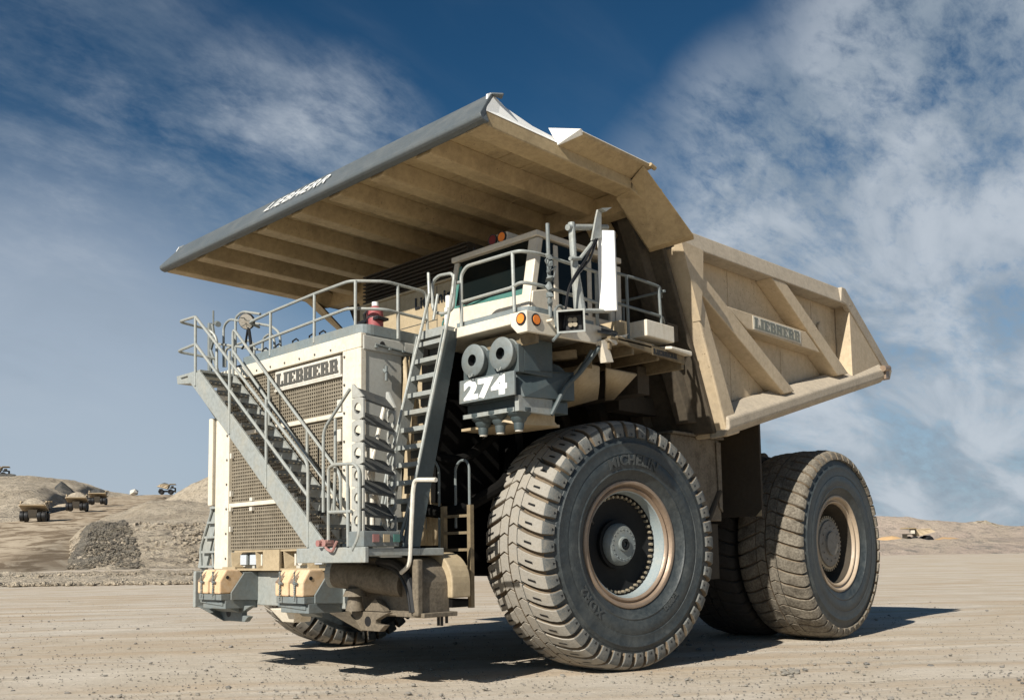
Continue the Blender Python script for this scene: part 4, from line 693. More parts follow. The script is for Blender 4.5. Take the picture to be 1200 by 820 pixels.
# ---------------- wheels
PITCH=2*PI/44
ENV=[(0,0),(.20,.002),(.35,.008),(.50,.022),(.60,.05),(.66,.09),(.69,.15),(.70,.22),(.702,.30)]   # (axial y, drop from R)
def envp(s,RR):   # s = index float
    i=min(int(s),len(ENV)-2); t=s-i; a=ENV[i];b=ENV[i+1]; return (a[0]+(b[0]-a[0])*t, RR-(a[1]+(b[1]-a[1])*t))
def tyre(name,RR,depth,mats,worn,par,W=1.0,seed=0):
    rnd=random.Random(seed); m=MB()
    def pt(y,r,th): return V((r*math.cos(th),y,r*math.sin(th)))
    prof=[(.0,RR-depth),(.45,RR-depth-.012),(.56,RR-depth-.04),(.62,RR-.16),(.648,RR-.24),(.665,RR-.33),(.672,RR-.335),(.684,1.575),(.694,1.565),(.694,1.545),(.690,1.535),(.700,1.40),(.692,1.392),(.692,1.384),(.698,1.375),(.690,1.25),(.672,1.17),(.678,1.16),(.678,1.145),(.655,1.13),(.61,1.06),(.585,1.0),(.55,.985)]
    full=[(-y,r) for y,r in prof[::-1]]+prof[1:]; n=132; L=len(full)
    vs=[pt(y*W,r,2*PI*k/n) for y,r in full for k in range(n)]; fs=[];mi=[]
    for i in range(L-1):
        for k in range(n):
            fs.append((i*n+k,(i+1)*n+k,(i+1)*n+(k+1)%n,i*n+(k+1)%n)); r=min(full[i][1],full[i+1][1]); mi.append(0 if r<RR-.2 else 2)
    m.v=vs;m.f=fs;m.m=mi
    def block(slist,lo,hi,dep,sgn,mtop,mside,ch=.006):
        rows=[];
        for s in slist:
            y,r=envp(s,RR); y0,r0=envp(min(s+.01,len(ENV)-1.001),RR); y1,r1=envp(max(s-.01,0),RR)
            ny_,nr=(r1-r0),(y0-y1); L_=math.hypot(ny_,nr) or 1; ny_/=L_;nr/=L_
            if s<.05: ny_,nr=0,1
            by,br=y-ny_*dep*1.15,r-nr*dep*1.15
            a,b=lo(s),hi(s); c_=ch/r
            rows.append((sgn*by*W,br,a-c_*1.5,b+c_*1.5,sgn*y*W-0*sgn,r,a+c_,b-c_,sgn*(y-ny_*ch*1.2)*W,r-nr*ch*1.2,a,b))
        o=len(m.v);k=len(rows)
        for q in rows:
            by,br,a0,b0,ty,tr,a1,b1,cy_,cr,a2,b2=q
            m.v+=[pt(by,br,a0),pt(cy_,cr,a2),pt(ty,tr,a1),pt(ty,tr,(a1+b1)/2),pt(ty,tr,b1),pt(cy_,cr,b2),pt(by,br,b0)]
        for i in range(k-1):
            side=slist[i]>=5
            for j in range(6):
                m.f.append((o+i*7+j,o+i*7+j+1,o+(i+1)*7+j+1,o+(i+1)*7+j)); m.m.append(2 if j in(0,5) else (3 if side else 1))
        m.f.append(tuple(o+j for j in range(7))); m.m.append(2); m.f.append(tuple(o+(k-1)*7+j for j in range(6,-1,-1))); m.m.append(3)
    zig=lambda y:.16*PITCH*(1 if y>.5 else -1)
    for i in range(44):
        a=i*PITCH
        for sgn in(1,-1):
            ph=a+(0 if sgn==1 else PITCH*.5)
            # centre block: s from y=.014 to .20
            sl=[.07,.5,1.0]
            zz_=lambda s:PITCH*.18*math.sin(min(s,1)*PI)
            block(sl,lambda s:ph+.012*PITCH*4*(.3)+zz_(s),lambda s:ph+PITCH-.010+zz_(s),depth,sgn,1,2,.005)
            gap=.125*(1-worn*.4)
            sweep=lambda s:-PITCH*(.62*max(0,(envp(s,1)[0]-.21)/.49)**.8)
            sl=[1.10,1.5,2,2.5,3,3.5,4,4.5,5,5.5,6,7,7.9] if not worn else [1.10,1.5,2,2.5,3,3.5,4,4.5,5,6,7]
            j1=rnd.uniform(-.01,.01)
            block(sl,lambda s:ph+sweep(s)+PITCH*(gap+j1+.07*max(0,s-5)/3),lambda s:ph+sweep(s)+PITCH*(1-gap-.02*max(0,s-5)),depth*(1-.5*worn*0),sgn,1,2,.010)
            if not worn:
                # flat black faces painting the dark of lug pocket and shoulder notch
                yc=.44; sc_=-PITCH*(.62*((yc-.21)/.49)**.8); t0=ph+sc_+PITCH*.5
                o=len(m.v); r=RR-.0145
                m.v+=[pt(sgn*(yc-.075)*W,r+.010,t0-.010+.008),pt(sgn*(yc+.075)*W,r+.0,t0-.010-.012),pt(sgn*(yc+.075)*W,r+.0,t0+.006-.012),pt(sgn*(yc-.075)*W,r+.010,t0+.006+.008)]; m.f.append((o,o+1,o+2,o+3)); m.m.append(4)
                t1=ph+PITCH*(-.62+.5); o=len(m.v)
                m.v+=[pt(sgn*.7035*W,RR-.24,t1-.014),pt(sgn*.7035*W,RR-.24,t1+.012),pt(sgn*.7045*W,RR-.285,t1)]; m.f.append((o,o+1,o+2)); m.m.append(4)
    if worn:
        for i,v in enumerate(m.v):
            r=math.hypot(v.x,v.z)
            if r>RR-.3:
                k=1+(.010*noise.noise(v*4.5)+.008*noise.noise(v*13.))*(1 if r>RR-.03 else .4); v.x*=k; v.z*=k
    # raised sidewall lettering (both sides)
    if not worn:
        for txt,ang,rad,size in (('MICHELIN',R(90),1.23,.22),('XDR2',R(-42),1.22,.20),('59/80R63',R(-130),1.16,.09)):
            vs_,fs_=textmesh(txt,size,.006,.004); o=len(m.v)
            for v in vs_:
                th=ang+(v.x)/rad; r=rad+v.y; m.v.append(pt((.698 if r>1.3 else .684+(r-1.2)*.12)*W+.008+v.z,r,th))
            m.f+=[tuple(i+o for i in f) for f in fs_]; m.m+=[5]*len(fs_)
    return m
def mats_for(worn): return ['rubber_side','rubber_mud' if worn else 'rubber_tread','rubber_groove','rubber_mud' if worn else 'rubber_shoulder','black','rubber_letter']
front_t=tyre('tyre',1.953,.085,None,0,None,seed=1); rear_t=tyre('tyre',1.945,.05,None,1,None,seed=2)
def rim_front(sgn):
    m=MB(); ax=(0,1,0)
    m.lathe([(1.0,-.06),(1.0,.0),(.985,.022),(.955,.03),(.93,.02),(.915,-.03),(.90,-.05),(.885,-.03),(.865,-.02),(.845,-.035),(.83,-.06)],(0,.58,0),ax,72); return m
root_meshes={}; first_use={}
def wheel(name,x,yc,sgn,steer,kind,first):
    """wheel whose outer face looks to sgn*Y; yc = tyre centre"""
    wd_=MB(); ax=(0,1,0)
    if kind=='front':
        wd_.lathe([(.83,.50),(.80,.36),(.785,.30),(.74,.27),(.66,.245),(.40,.22),(.36,.24),(.33,.30),(.0001,.30)],(0,0,0),ax,60)
    else:
        wd_.lathe([(.80,.50),(.78,.2),(.74,.12),(.60,.10),(.56,.26),(.50,.36),(.30,.40),(.0001,.40)],(0,0,0),ax,60)
    o=wd_.build('wheel','dark_disc' if kind=='front' else 'darkbrown',truck,smooth=True); o.location=(x,yc,1.93); o.rotation_euler=(0,random.uniform(0,6),steer if sgn>0 else steer+PI)
    t=(front_t if kind=='front' else rear_t)
    key='t'+kind
    if key not in root_meshes:
        mm_=mats_for(kind!='front')
        if kind=='inner': mm_=['rubber_shaded']*6
        to=t.build('tyre',mm_,o,smooth=True); root_meshes[key]=to.data
    else:
        to=bpy.data.objects.new('tyre',root_meshes[key]); col.objects.link(to); to.parent=o
    if kind=='front' and sgn>0: o.rotation_euler=(0,0,steer)
    if kind!='front': o.rotation_euler=(0,.7*x+yc,o.rotation_euler[2])
    if kind!='inner':
        key='r'+kind
        if key not in root_meshes:
            if kind=='front': ro=rim_front(1).build('rim','bronze',o,smooth=True)
            else:
                m=MB(); m.lathe([(1.0,-.06),(1.0,.0),(.985,.022),(.955,.03),(.93,.01),(.915,-.05),(.89,-.06),(.86,-.02),(.84,-.03),(.82,-.08),(.80,-.3)],(0,.58,0),ax,72); ro=m.build('rim','rimtan',o,smooth=True)
            root_meshes[key]=ro.data
            m=MB()
            if kind=='front':
                m.lathe([(.83,.52),(.815,.51),(.80,.40),(.79,.30)],(0,0,0),ax,72); dr=m.build('drum','rimblue',o,smooth=True)
                m=MB()
                m.cyl((.745,.275,0),(.745,.335,0),.024,n=8); bl=m.build('wheel_nut','bolt',o); root_meshes['n']=bl.data; root_meshes['nn']=48
                m=MB(); m.lathe([(.33,.30),(.33,.36),(.30,.40),(.27,.43),(.12,.44),(.115,.47),(.09,.48),(.085,.44),(.0001,.44)],(0,0,0),ax,40); 
                for k in range(20): a=2*PI*k/20; c=V((.235*math.cos(a),.43,.235*math.sin(a))); m.cyl(c,c+V((0,.015,0)),.010,n=6)
                hb=m.build('hub_cap','steel_grey',o,smooth=True)
                m=MB()
                m.lathe([(.33,.22),(.385,.22),(.385,.30),(.33,.31)],(0,0,0),ax,52)
                m.ring((0,.44,0),ax,.045,.075,.05,16); h2=m.build('hub_ring','dark_disc',o)
                m=MB(); m.tube([(.80*math.cos(R(28)),.45,.80*math.sin(R(28))),(.68*math.cos(R(28)),.38,.68*math.sin(R(28)))],.025,8); vs_=m.build('valve_stem','black',o)
                root_meshes['xf']=[dr.data,hb.data,h2.data,vs_.data]
            else:
                m.lathe([(.50,.30),(.53,.32),(.53,.37),(.49,.385)],(0,0,0),ax,48); b1=m.build('gear_ring','bolt',o)
                m=MB(); m.beam((.52,.35,0),(.575,.35,0),.03,.05,(0,1,0)); bt=m.build('ring_bolt','bolt',o); root_meshes['b']=bt.data; root_meshes['bn']=40
                m=MB(); m.lathe([(.49,.37),(.47,.41),(.25,.43),(.24,.47),(.0001,.47)],(0,0,0),ax,40)
                for k in range(12): a=2*PI*k/12; c=V((.36*math.cos(a),.42,.36*math.sin(a))); m.cyl(c,c+V((0,.02,0)),.015,n=6)
                b2=m.build('hub_cap','hub_grey',o,smooth=True); root_meshes['xo']=[b1.data,b2.data]
        else:
            ro=bpy.data.objects.new('rim',root_meshes[key]); col.objects.link(ro); ro.parent=o
            for nm,me in zip(('drum','hub_cap','hub_ring','valve_stem') if kind=='front' else ('gear_ring','hub_cap'),root_meshes['xf' if kind=='front' else 'xo']):
                q_=bpy.data.objects.new(nm,me); col.objects.link(q_); q_.parent=o
    if kind!='inner':
        k_,nm,num=('n','wheel_nut',48) if kind=='front' else ('b','ring_bolt',40)
        have=1 if first_use.get(k_) is None else 0; first_use[k_]=1
        for k in range(have,num):
            q_=bpy.data.objects.new(nm,root_meshes[k_]); col.objects.link(q_); q_.parent=o; q_.rotation_euler=(0,2*PI*k/num,0)
    return o
st=-.134
wheel('wheel',0+.7*math.sin(st)*0+.09,3.545,1,st,'front',True)
wheel('wheel',0,-3.545,-1,st,'front',False)
for s in(1,-1):
    wheel('wheel',-6.72,3.67*s,s,0,'outer',False); wheel('wheel',-6.72,2.18*s,s,0,'inner',False)
# name repeats get Blender's own suffix

# ================================================================== ground and terrain
def ground_mat(name,c1,c2,c3,scale=1.,bump=.5,tracks=2.5,rocks=0.,dark=(.16,.145,.125),tw=1.):
    m=bpy.data.materials.new(name); m.use_nodes=True; nt=m.node_tree; b=nt.nodes['Principled BSDF']
    t=N(nt,'ShaderNodeTexCoord'); O=t.outputs['Object']
    big=NOISE(nt,O,.11*scale,7,.62,1.2); mid=NOISE(nt,O,.55*scale,7,.65,.3); fine=NOISE(nt,O,9*scale,8,.72); grit=NOISE(nt,O,42*scale,4,.7)
    c=MIX(nt,RAMP(nt,mid,.35,.68),c1,c2)
    c=MIX(nt,RAMP(nt,big,.42,.66,0,.75),c,c3)
    if tracks is not False:
        mp=N(nt,'ShaderNodeMapping'); nt.links.new(O,mp.inputs[0]); mp.vector_type='TEXTURE'; mp.inputs['Rotation'].default_value=(0,0,tracks); mp.inputs['Scale'].default_value=(20*tw,1.0*tw,1)
        tr=NOISE(nt,mp.outputs[0],1.,7,.62,.5); c=MIX(nt,RAMP(nt,tr,.47,.60,0,.5 if tw==1 else .95),c,(c3[0]*.92,c3[1]*.84,c3[2]*.76) if tw==1 else tuple(v*.78 for v in c3)); c=MIX(nt,RAMP(nt,tr,.46,.34,0,.5),c,tuple(min(1,v*1.13) for v in c1))
    c=MIX(nt,RAMP(nt,fine,.52,.74,0,.55),c,tuple(v*.62 for v in c2))
    c=MIX(nt,RAMP(nt,grit,.60,.70,0,.7),c,tuple(v*.52 for v in c2))
    c=MIX(nt,RAMP(nt,grit,.40,.30,0,.4),c,tuple(min(1,v*1.25) for v in c1))
    if rocks:
        rk=NOISE(nt,O,rocks,6,.75,.2); pt=NOISE(nt,O,.012,4,.6,.5)
        c=MIX(nt,M(nt,'MULTIPLY',RAMP(nt,rk,.50,.62),RAMP(nt,pt,.40,.60,.35,1)),c,dark)
        c=MIX(nt,RAMP(nt,rk,.36,.28,0,.6),c,tuple(min(1,v*1.3) for v in c1))
    nt.links.new(c,b.inputs['Base Color']); b.inputs['Roughness'].default_value=.95; b.inputs['Specular IOR Level'].default_value=.15
    h=M(nt,'ADD',M(nt,'MULTIPLY',fine,.5),M(nt,'MULTIPLY',grit,.22)); h=M(nt,'ADD',h,M(nt,'MULTIPLY',mid,1.2))
    if tracks is not False and tw==1: h=M(nt,'ADD',h,M(nt,'MULTIPLY',tr,3.0))
    if rocks: h=M(nt,'ADD',h,M(nt,'MULTIPLY',rk,3*rocks and 6.))
    bn=N(nt,'ShaderNodeBump',inp={'Strength':bump,'Distance':.06 if not rocks else 1.0}); nt.links.new(h,bn.inputs['Height']); nt.links.new(bn.outputs[0],b.inputs['Normal'])
    MT[name]=m; return m
ROADA=-2.0887
SAND=(.44,.375,.285)
ground_mat('ground',(.49,.44,.37),(.42,.37,.30),(.40,.325,.235),bump=.75)
ground_mat('road',(.42,.35,.26),(.35,.285,.205),(.21,.155,.10),scale=.3,bump=.3,tracks=ROADA,tw=6.)
ground_mat('orange_sand',(.50,.33,.17),(.46,.30,.16),(.45,.33,.2),scale=.3,bump=.4,tracks=False)
ground_mat('hill_sand',(.54,.465,.36),(.46,.39,.295),(.35,.29,.215),scale=.25,bump=.7,tracks=False,rocks=.35,dark=(.17,.145,.115))
ground_mat('hill_dark',(.11,.11,.105),(.15,.145,.135),(.20,.175,.14),scale=.3,bump=.8,tracks=False,rocks=.5,dark=(.05,.052,.052))
ground_mat('gravel',(.40,.36,.295),(.32,.285,.235),(.46,.39,.29),scale=.5,bump=.9,tracks=False,rocks=1.1,dark=(.10,.095,.088))
ground_mat('hill_pink',(.43,.35,.29),(.37,.30,.245),(.46,.385,.295),scale=.12,bump=.7,tracks=False,rocks=.16,dark=(.22,.20,.17))
ground_mat('stone',(.20,.19,.175),(.30,.27,.22),(.12,.12,.115),scale=3,bump=.4,tracks=False)
Fh=V((CF.x,CF.y,0)).normalized(); Rh=V((-Fh.y,Fh.x,0))*-1
cosp=math.cos(CAM['pit'])
def hz_y(x): # horizon row at column x
    a=P(x,500,'Z',-50); 
    lo,hi=560,760
    for _ in range(40):
        mid=(lo+hi)/2; d=CF+CR*((x-600)/CAM['f'])-CU*((mid-410-CAM['sy'])/CAM['f'])
        if d.z>0: lo=mid
        else: hi=mid
    return lo
def at(x,dist,y=None,z=None):
    """world point in photo column x at depth dist; its height is given, or is the height that is seen at row y"""
    yy=y if y is not None else hz_y(x)
    d=CF+CR*((x-600)/CAM['f'])-CU*((yy-410-CAM['sy'])/CAM['f']); k=dist/V((d.x,d.y,0)).dot(Fh); p=CC+d*k
    return V((p.x,p.y,z if z is not None else p.z))
def interp(tab,x):
    if x<=tab[0][0]: return tab[0][1]
    for (a,b),(c,d) in zip(tab,tab[1:]):
        if x<=c: t=(x-a)/(c-a); return b+(d-b)*t
    return tab[-1][1]
# one great sheet, gently uneven, flat under the trucks
def sheet():
    m=MB(); rows=[0,1.5,3,4,5,6,7,8,9,10,11,12,13,14,15,16,17,18,19,20,22,24,26,28,30,33,36,40,45,50,58,68,80,100,130,170,230,300,400,600,900,1500,2600,4500]
    n=150
    for r in rows:
        for k in range(n):
            a=2*PI*k/n; x=CC.x+r*math.cos(a); y=CC.y+r*math.sin(a)
            dz=.035*noise.noise(V((x*.45,y*.45,0)))+.02*noise.noise(V((x*1.7,y*1.7,3)))
            z=dz*min(1,r/4)*(1 if r<60 else 0)-.012
            m.v.append(V((x,y,z)))
    for i in range(len(rows)-1):
        for k in range(n): m.f.append((i*n+k,i*n+(k+1)%n,(i+1)*n+(k+1)%n,(i+1)*n+k))
    m.m=[0]*len(m.f); o=m.build('ground','ground',smooth=True); tag(o,None,kind='structure'); return o
sheet()
def patch(name,m_,rows,x0,x1,nx,amp=1.,fr=.05,sub=6,seed=0.,fade=True):
    """rows: list of (depth, table of (column, row or ('z',height)))"""
    m=MB(); cols=[x0+(x1-x0)*i/nx for i in range(nx+1)]; L=[]
    def hgt(r,x):
        d,tab=r; 
        if isinstance(tab,(int,float)): return at(x,d,None,tab)
        return at(x,d,interp(tab,x))
    for i in range(len(rows)-1):
        for s in range(sub):
            L.append((i,s/sub))
    L.append((len(rows)-2,1.0))
    for i,t in L:
        for x in cols:
            a=hgt(rows[i],x);b=hgt(rows[i+1],x); p=a.lerp(b,t)
            g=(i+t)/(len(rows)-1); k=amp*(min(1,g*4) if fade else 1)
            q=V((p.x*fr,p.y*fr,seed)); d=noise.noise(q)*1.0+.5*noise.noise(q*2.3)+.3*noise.noise(q*5.1)+.16*noise.noise(q*11.)
            p.z+=k*d; m.v.append(p)
    n=nx+1
    for i in range(len(L)-1):
        for k in range(nx): m.f.append((i*n+k,i*n+k+1,(i+1)*n+k+1,(i+1)*n+k))
    m.m=[0]*len(m.f); o=m.build(name,m_,smooth=True); tag(o,None,kind='structure'); return o
def patch2(name,m_,rows,nx,amp=1.,fr=.05,sub=6,seed=0.):
    """rows: (depth, first column, last column, table of (column, row) or a height)"""
    m=MB(); L=[(i,q/sub) for i in range(len(rows)-1) for q in range(sub)]+[(len(rows)-2,1.0)]
    def H(r,k):
        d,a,b,tab=r; x=a+(b-a)*k/nx
        return at(x,d,None,tab) if isinstance(tab,(int,float)) else at(x,d,interp(tab,x))
    for i,t in L:
        for k in range(nx+1):
            p=H(rows[i],k).lerp(H(rows[i+1],k),t); g=(i+t)/(len(rows)-1); e=min(1,k/4,(nx-k)/4)
            q=V((p.x*fr,p.y*fr,seed)); d=noise.noise(q)+.5*noise.noise(q*2.3)+.35*noise.noise(q*5.1)+.2*noise.noise(q*11.)
            p.z+=amp*min(1,g*4)*e*d-(1-e)*.4; m.v.append(p)
    n=nx+1; m.f=[(i*n+k,i*n+k+1,(i+1)*n+k+1,(i+1)*n+k) for i in range(len(L)-1) for k in range(nx)]; m.m=[0]*len(m.f)
    o=m.build(name,m_,smooth=True); tag(o,None,kind='structure'); return o
# low windrow across the yard on the left
patch('windrow','hill_sand',[(66,-.2),(76,.16),(82,.05),(96,.10),(104,.62),(112,.5),(122,-.2)],-260,260,220,.28,.55,5,1.)
# embankment beside the ramp
patch('embankment','hill_sand',[(196,-.6),(205,.3),(252,[(-60,672),(30,664),(60,650),(84,632),(105,613.5),(150,612),(190,612),(250,615),(420,628),(620,642)]),(300,[(30,661),(60,650),(98,618),(120,612),(150,610),(250,612),(420,626),(620,642)]),(345,[(60,650),(98,618),(130,603),(152,597),(172,589),(200,586),(250,589),(300,600),(420,620),(620,642)]),(420,[(60,650),(100,618),(130,608),(171,589),(200,587),(250,590),(300,600),(420,622),(620,642)])],30,620,240,.9,.09,8,2.)
patch('spoil_cone','hill_sand',[(418,[(180,596),(400,640)]),(450,[(165,596),(190,588),(205,578),(226,566),(248,557),(262,554),(285,560),(330,578),(380,600),(430,625)]),(500,[(165,600),(200,585),(248,560),(300,570),(430,630)])],172,430,120,.8,.1,8,3.)
patch('haul_ramp','road',[(150,-.3),(165,0.),(199,3.0),(311,13.1),(356,17.2),(488,29.),(588,38.),(700,48.),(808,57.5),(1000,57.5)],-420,0,2,0,.1,4,0) if False else None
m=MB(); rt=[(120,-900,-60,-.3),(165,-620,2,.02),(199,-500,50,3.1),(311,-110,100,13.1),(356,18,118,17.2),(488,72,150,29.),(588,98,172,38.),(700,125,187,48.),(808,146,201,57.6),(1000,160,214,57.6)]
for d,xa,xb,z in rt:
    for k in range(-1,14):
        p=at(xa+(xb-xa)*max(0,min(12,k))/12+(0 if 0<=k<=12 else (1 if k>12 else -1)*(z+3)*1.5*1109/d),d,None,z if 0<=k<=12 else -3.); p.z+=.35*noise.noise(V((p.x*.05,p.y*.05,9))) if d>170 else 0; m.v.append(p)
m.f=[(i*15+k,i*15+k+1,(i+1)*15+k+1,(i+1)*15+k) for i in range(len(rt)-1) for k in range(14)]; m.m=[0]*len(m.f); o=m.build('haul_road','road',smooth=True); tag(o,None,kind='structure')
# spoil heaps left of the ramp
patch2('spoil_heap','hill_sand',[(345,-300,22,[(-300,640),(28,613)]),(375,-300,33,[(-300,610),(-40,600),(0,603),(33,607)]),(405,-300,46,[(-300,600),(-40,592),(0,594),(20,592),(46,600)]),(470,-300,68,[(-300,560),(-30,582),(5,573),(22,570),(45,571),(58,578),(68,590)]),(560,-300,92,[(-300,560),(0,565),(60,572),(85,580),(92,587)]),(640,-300,108,[(-300,545),(-20,557),(25,557),(60,560),(85,563),(100,568),(108,576)]),(760,-300,134,[(-300,545),(0,558),(60,561),(100,567),(118,573),(134,579)])],150,1.5,.05,8,4.)
patch('spoil_heap','hill_sand',[(780,[(60,600),(150,590)]),(830,[(60,562),(85,563),(100,566),(118,573),(135,577),(150,579.5),(170,585)]),(900,[(60,562),(150,580),(170,585)])],40,170,60,1.2,.04,5,4.5)
patch('dark_heap','hill_dark',[(590,[(-120,590),(30,586)]),(632,[(-120,555),(-20,556),(0,555),(18,556),(26,563),(33,572)]),(660,[(-120,556),(0,556),(33,574)])],-120,33,60,1.2,.07,6,5.)
patch('dark_heap','hill_dark',[(525,[(64,587),(92,590)]),(560,[(62,572),(72,563),(84,572),(92,582)]),(590,[(62,575),(75,566),(92,584)])],64,92,24,1.,.07,5,6.)
patch2('gravel_heap','gravel',[(200,58,172,-.5),(205,60,170,.4),(226,76,160,[(60,668),(84,650),(90,641),(150,640),(165,641)]),(249,94,150,[(84,640),(100,618),(108,612.5),(145,611.5),(165,613)]),(256,97,147,[(84,640),(100,618),(108,613),(145,612.5),(165,614)])],70,.9,.22,9,7.)
# far range on the right, with bench
patch('far_range','hill_pink',[(296,-.8),(312,2.2),(330,[(200,634),(1040,633),(1110,632.5),(1200,632),(1500,628)]),(345,3.4),(450,4.4),(560,8.),(600,[(200,625),(600,615),(900,610),(1000,605.5),(1028,604.5),(1065,605),(1090,610),(1130,612.5),(1150,611),(1165,613),(1180,617),(1200,616),(1230,613),(1300,612),(1500,604)]),(680,[(200,625),(600,616),(900,612),(1028,606),(1200,618),(1500,610)])],200,1500,420,1.1,.07,6,8.)
patch('sand_heap','orange_sand',[(355,[(1020,640),(1075,640)]),(362,[(1024,633),(1034,629),(1045,627.5),(1056,630),(1068,634)]),(372,[(1020,636),(1045,629),(1070,636)])],1022,1068,30,.3,.2,5,9.)
patch('sand_heap','orange_sand',[(455,[(1090,636),(1140,636)]),(470,[(1094,632),(1105,629),(1118,629.5),(1135,633)]),(480,[(1090,634),(1140,634)])],1094,1136,30,.3,.2,5,9.5)
patch('pale_bank','hill_sand',[(585,[(1125,622),(1175,625)]),(598,[(1130,615),(1145,610.5),(1155,610),(1168,614),(1178,619)]),(612,[(1125,617),(1150,612),(1178,620)])],1126,1176,40,.6,.1,5,9.7)
# pebbles
m=MB(); rnd=random.Random(5)
cnt=0
while cnt<5200:
    x=rnd.uniform(-60,1260); y=700+120*rnd.random()**.8; 
    p=P(x,y,'Z',0)
    if (p-CC).length>60: continue
    r=rnd.uniform(.006,.018)*(1+ (rnd.random()<.03)*1.6); m.ico((p.x,p.y,r*.1),r,(1,1,.6)); cnt+=1
for k in range(90): p=P(rnd.uniform(-40,1240),705+112*rnd.random(),'Z',0); r=rnd.uniform(.02,.05); m.ico((p.x,p.y,r*.15),r,(1.2,1,.6))
for k in range(26): p=P(925+rnd.gauss(0,9),787+rnd.gauss(0,2),'Z',0); m.ico((p.x,p.y,.01),rnd.uniform(.02,.06),(1,1,.6))
o=m.build('pebbles','stone'); tag(o,None,kind='stuff')
m=MB()
for k in range(1500):
    x=rnd.uniform(-20,246); d=rnd.choice([rnd.uniform(70,78),rnd.uniform(98,110)]); p=at(x,d,None,0); p.z=.1+.4*(d>90)*rnd.random(); m.ico(p,rnd.uniform(.08,.22)*(1+(rnd.random()<.05)),(1,1,.7))
for k in range(900):
    x=rnd.uniform(70,246); t=rnd.random(); d=206+46*t; yb=interp([(60,650),(84,632),(105,613.5),(150,612),(250,613)],x); 
    p0=at(x,205,None,.3);p1=at(x,252,yb); p=p0.lerp(p1,t); m.ico(p,rnd.uniform(.2,.65),(1,1,.8))
o=m.build('rubble','hill_sand'); tag(o,None,kind='stuff')
m=MB()
for k in range(1500):
    t=rnd.random(); a_=60+(94-60)*t; b_=170-20*t; x=a_+(b_-a_)*rnd.random(); yb=interp([(84,640),(100,618),(108,612.5),(145,611.5),(165,613)],x); p0=at(x,204,None,.4);p1=at(x,249,yb); p=p0.lerp(p1,t); m.ico(p,rnd.uniform(.12,.42),(1,1,.8))
o=m.build('gravel_lumps','gravel'); tag(o,None,kind='stuff')
for (x,d,y,r,lab) in ((157,790,577,3.4,'pale round boulder lying on the crest of the haul road'),):
    m=MB(); m.ico((0,0,0),r,(1.2,1,.9),jit=.12); p=at(x,d,y); o=m.build('boulder','stone' if False else 'offwhite',loc=p); tag(o,lab,'boulder')
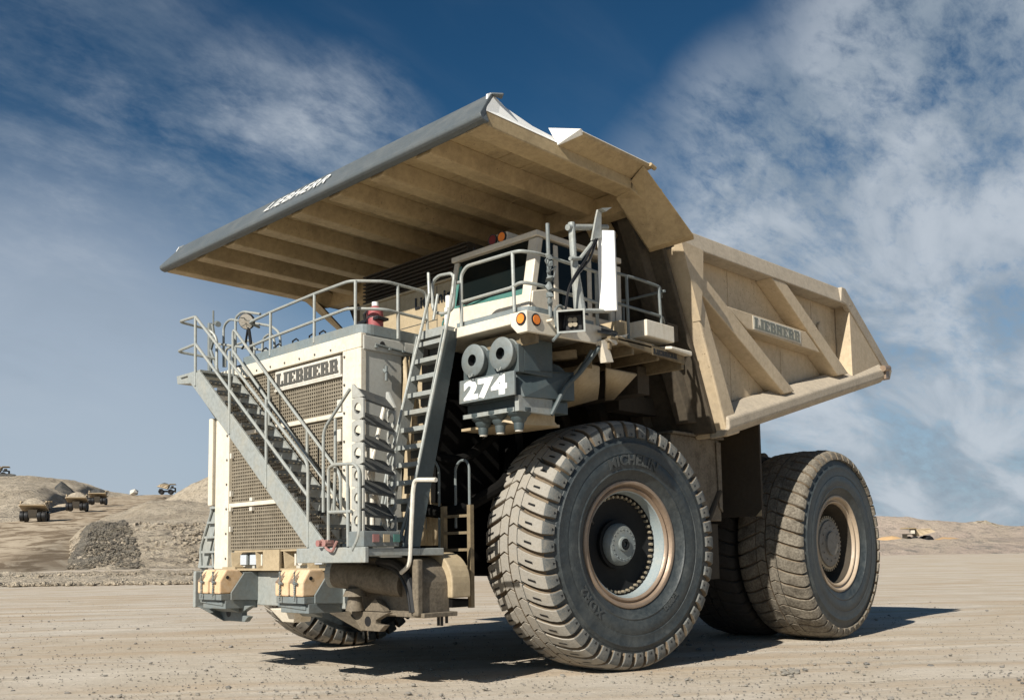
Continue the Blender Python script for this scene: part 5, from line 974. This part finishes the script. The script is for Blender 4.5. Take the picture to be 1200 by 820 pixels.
# ================================================================== haul trucks far off
def far_truck(x,d,y,head,load,label,zoff=0.):
    """head: world heading angle of the truck's front; y: photo row of its wheels' foot"""
    base=at(x,d,y); t=bpy.data.objects.new('distant_haul_truck',None); col.objects.link(t); t.location=base; t.rotation_euler=(0,0,head); tag(t,label,'haul truck','haul trucks working in the distance')
    m=MB()
    m.prism([(-2.3,-4.1,3.9),(-9.7,-4.1,5.8),(-7.2,-4.1,7.3),(-1.0,-4.1,7.1)],(0,.15,0)); m.prism([(-2.3,3.95,3.9),(-9.7,3.95,5.8),(-7.2,3.95,7.3),(-1.0,3.95,7.1)],(0,.15,0))
    m.prism([(-2.3,-3.95,3.9),(-9.7,-3.95,5.8),(-9.7,-3.95,6.1),(-2.3,-3.95,4.2)],(0,7.9,0)); m.prism([(-2.2,-3.95,3.9),(-.4,-3.95,7.6),(-.7,-3.95,7.6),(-2.5,-3.95,3.9)],(0,7.9,0))
    for s in(1,-1):
        m.beam((-1.1,4.25*s,7.1),(-7.2,4.25*s,7.3),.4,.35); m.beam((-2.3,4.25*s,4.1),(-9.2,4.25*s,5.85),.4,.4); m.beam((-1.6,4.2*s,6.5),(-4.3,4.2*s,4.7),.3,.5,(0,1,0)); m.beam((-4,4.2*s,7.0),(-6.8,4.2*s,5.4),.3,.5,(0,1,0)); m.beam((-7.2,4.2*s,7.2),(-7.2,4.2*s,5.4),.3,.4,(0,1,0))
    bd_=m.build('dump_body','body',t)
    m=MB(); m.box(-.6,3.6,-4.5,4.5,7.62,7.75)
    for k in range(-4,5): m.box(-.3,3.5,k*1.07-.14,k*1.07+.14,7.4,7.62)
    m.prism([(3.5,-4.5,7.45),(3.75,-4.5,7.45),(3.35,-4.4,8.0)],(0,9,0)); m.build('canopy','canopy_under',t)
    m=MB(); m.box(-8.4,3.3,-1.3,1.3,1.7,2.8); m.box(2.9,3.7,-2.1,2.1,1.6,5.0); m.box(-.6,2.8,-4.4,4.4,4.8,5.05); m.box(-8.3,-6,-1.5,1.5,1.2,4.2); m.build('chassis','darkbrown',t)
    m=MB(); m.box(0,1.8,1.95,3.8,5.05,6.65); m.build('cab','cab_paint',t)
    for (wx,wy) in((0,3.5),(0,-3.5),(-6.7,3.65),(-6.7,2.15),(-6.7,-3.65),(-6.7,-2.15)):
        m=MB(); m.lathe([(.0001,-.2),(.8,-.25),(1.0,-.6),(1.6,-.7),(1.9,-.6),(1.95,0),(1.9,.6),(1.6,.7),(1.0,.6),(.8,.25),(.0001,.2)],(wx,wy,1.93),(0,1,0),20); m.build('wheel','black',t,smooth=True)
    if load:
        m=MB(); nn_=14
        for i in range(nn_+1):
            for j in range(nn_+1):
                u=i/nn_;v=j/nn_; xx=-9.2+8.2*u; yy=-3.9+7.8*v; h=1.7*(math.sin(PI*u)**.7*math.sin(PI*v)**.8)+.25*noise.noise(V((xx,yy,x)))
                m.v.append(V((xx,yy,6.2+.9*min(1,u*1.6)+h)))
        n=nn_+1; m.f=[(i*n+j,(i+1)*n+j,(i+1)*n+j+1,i*n+j+1) for i in range(nn_) for j in range(nn_)]; m.m=[0]*len(m.f); m.build('load',load,t,smooth=True)
    return t
away=math.atan2(*( (at(171,700,None,0)-at(60,340,None,0)).yx))
far_truck(43,352,611.5,away,'hill_sand','distant dump truck with a pale sandy load, nearest of the three climbing the haul road')
far_truck(92,440,599,away,'hill_sand','distant dump truck with a tan load, middle one of the three climbing the haul road')
far_truck(116,520,591.5,away,'hill_dark','distant dump truck heaped with dark grey rock, highest of the three climbing the haul road')
lefth=math.atan2(-Rh.y,-Rh.x)
far_truck(200,720,579,lefth+PI+.25,'hill_dark','dark dump truck side-on at the top of the haul road by the pale cone')
far_truck(4,640,560,lefth+PI+.4,'hill_dark','dump truck on top of the dark heap at the left edge of the picture')
far_truck(1069,455,637.5,lefth,'hill_pink','tan dump truck seen side-on in front of the far spoil banks on the right')
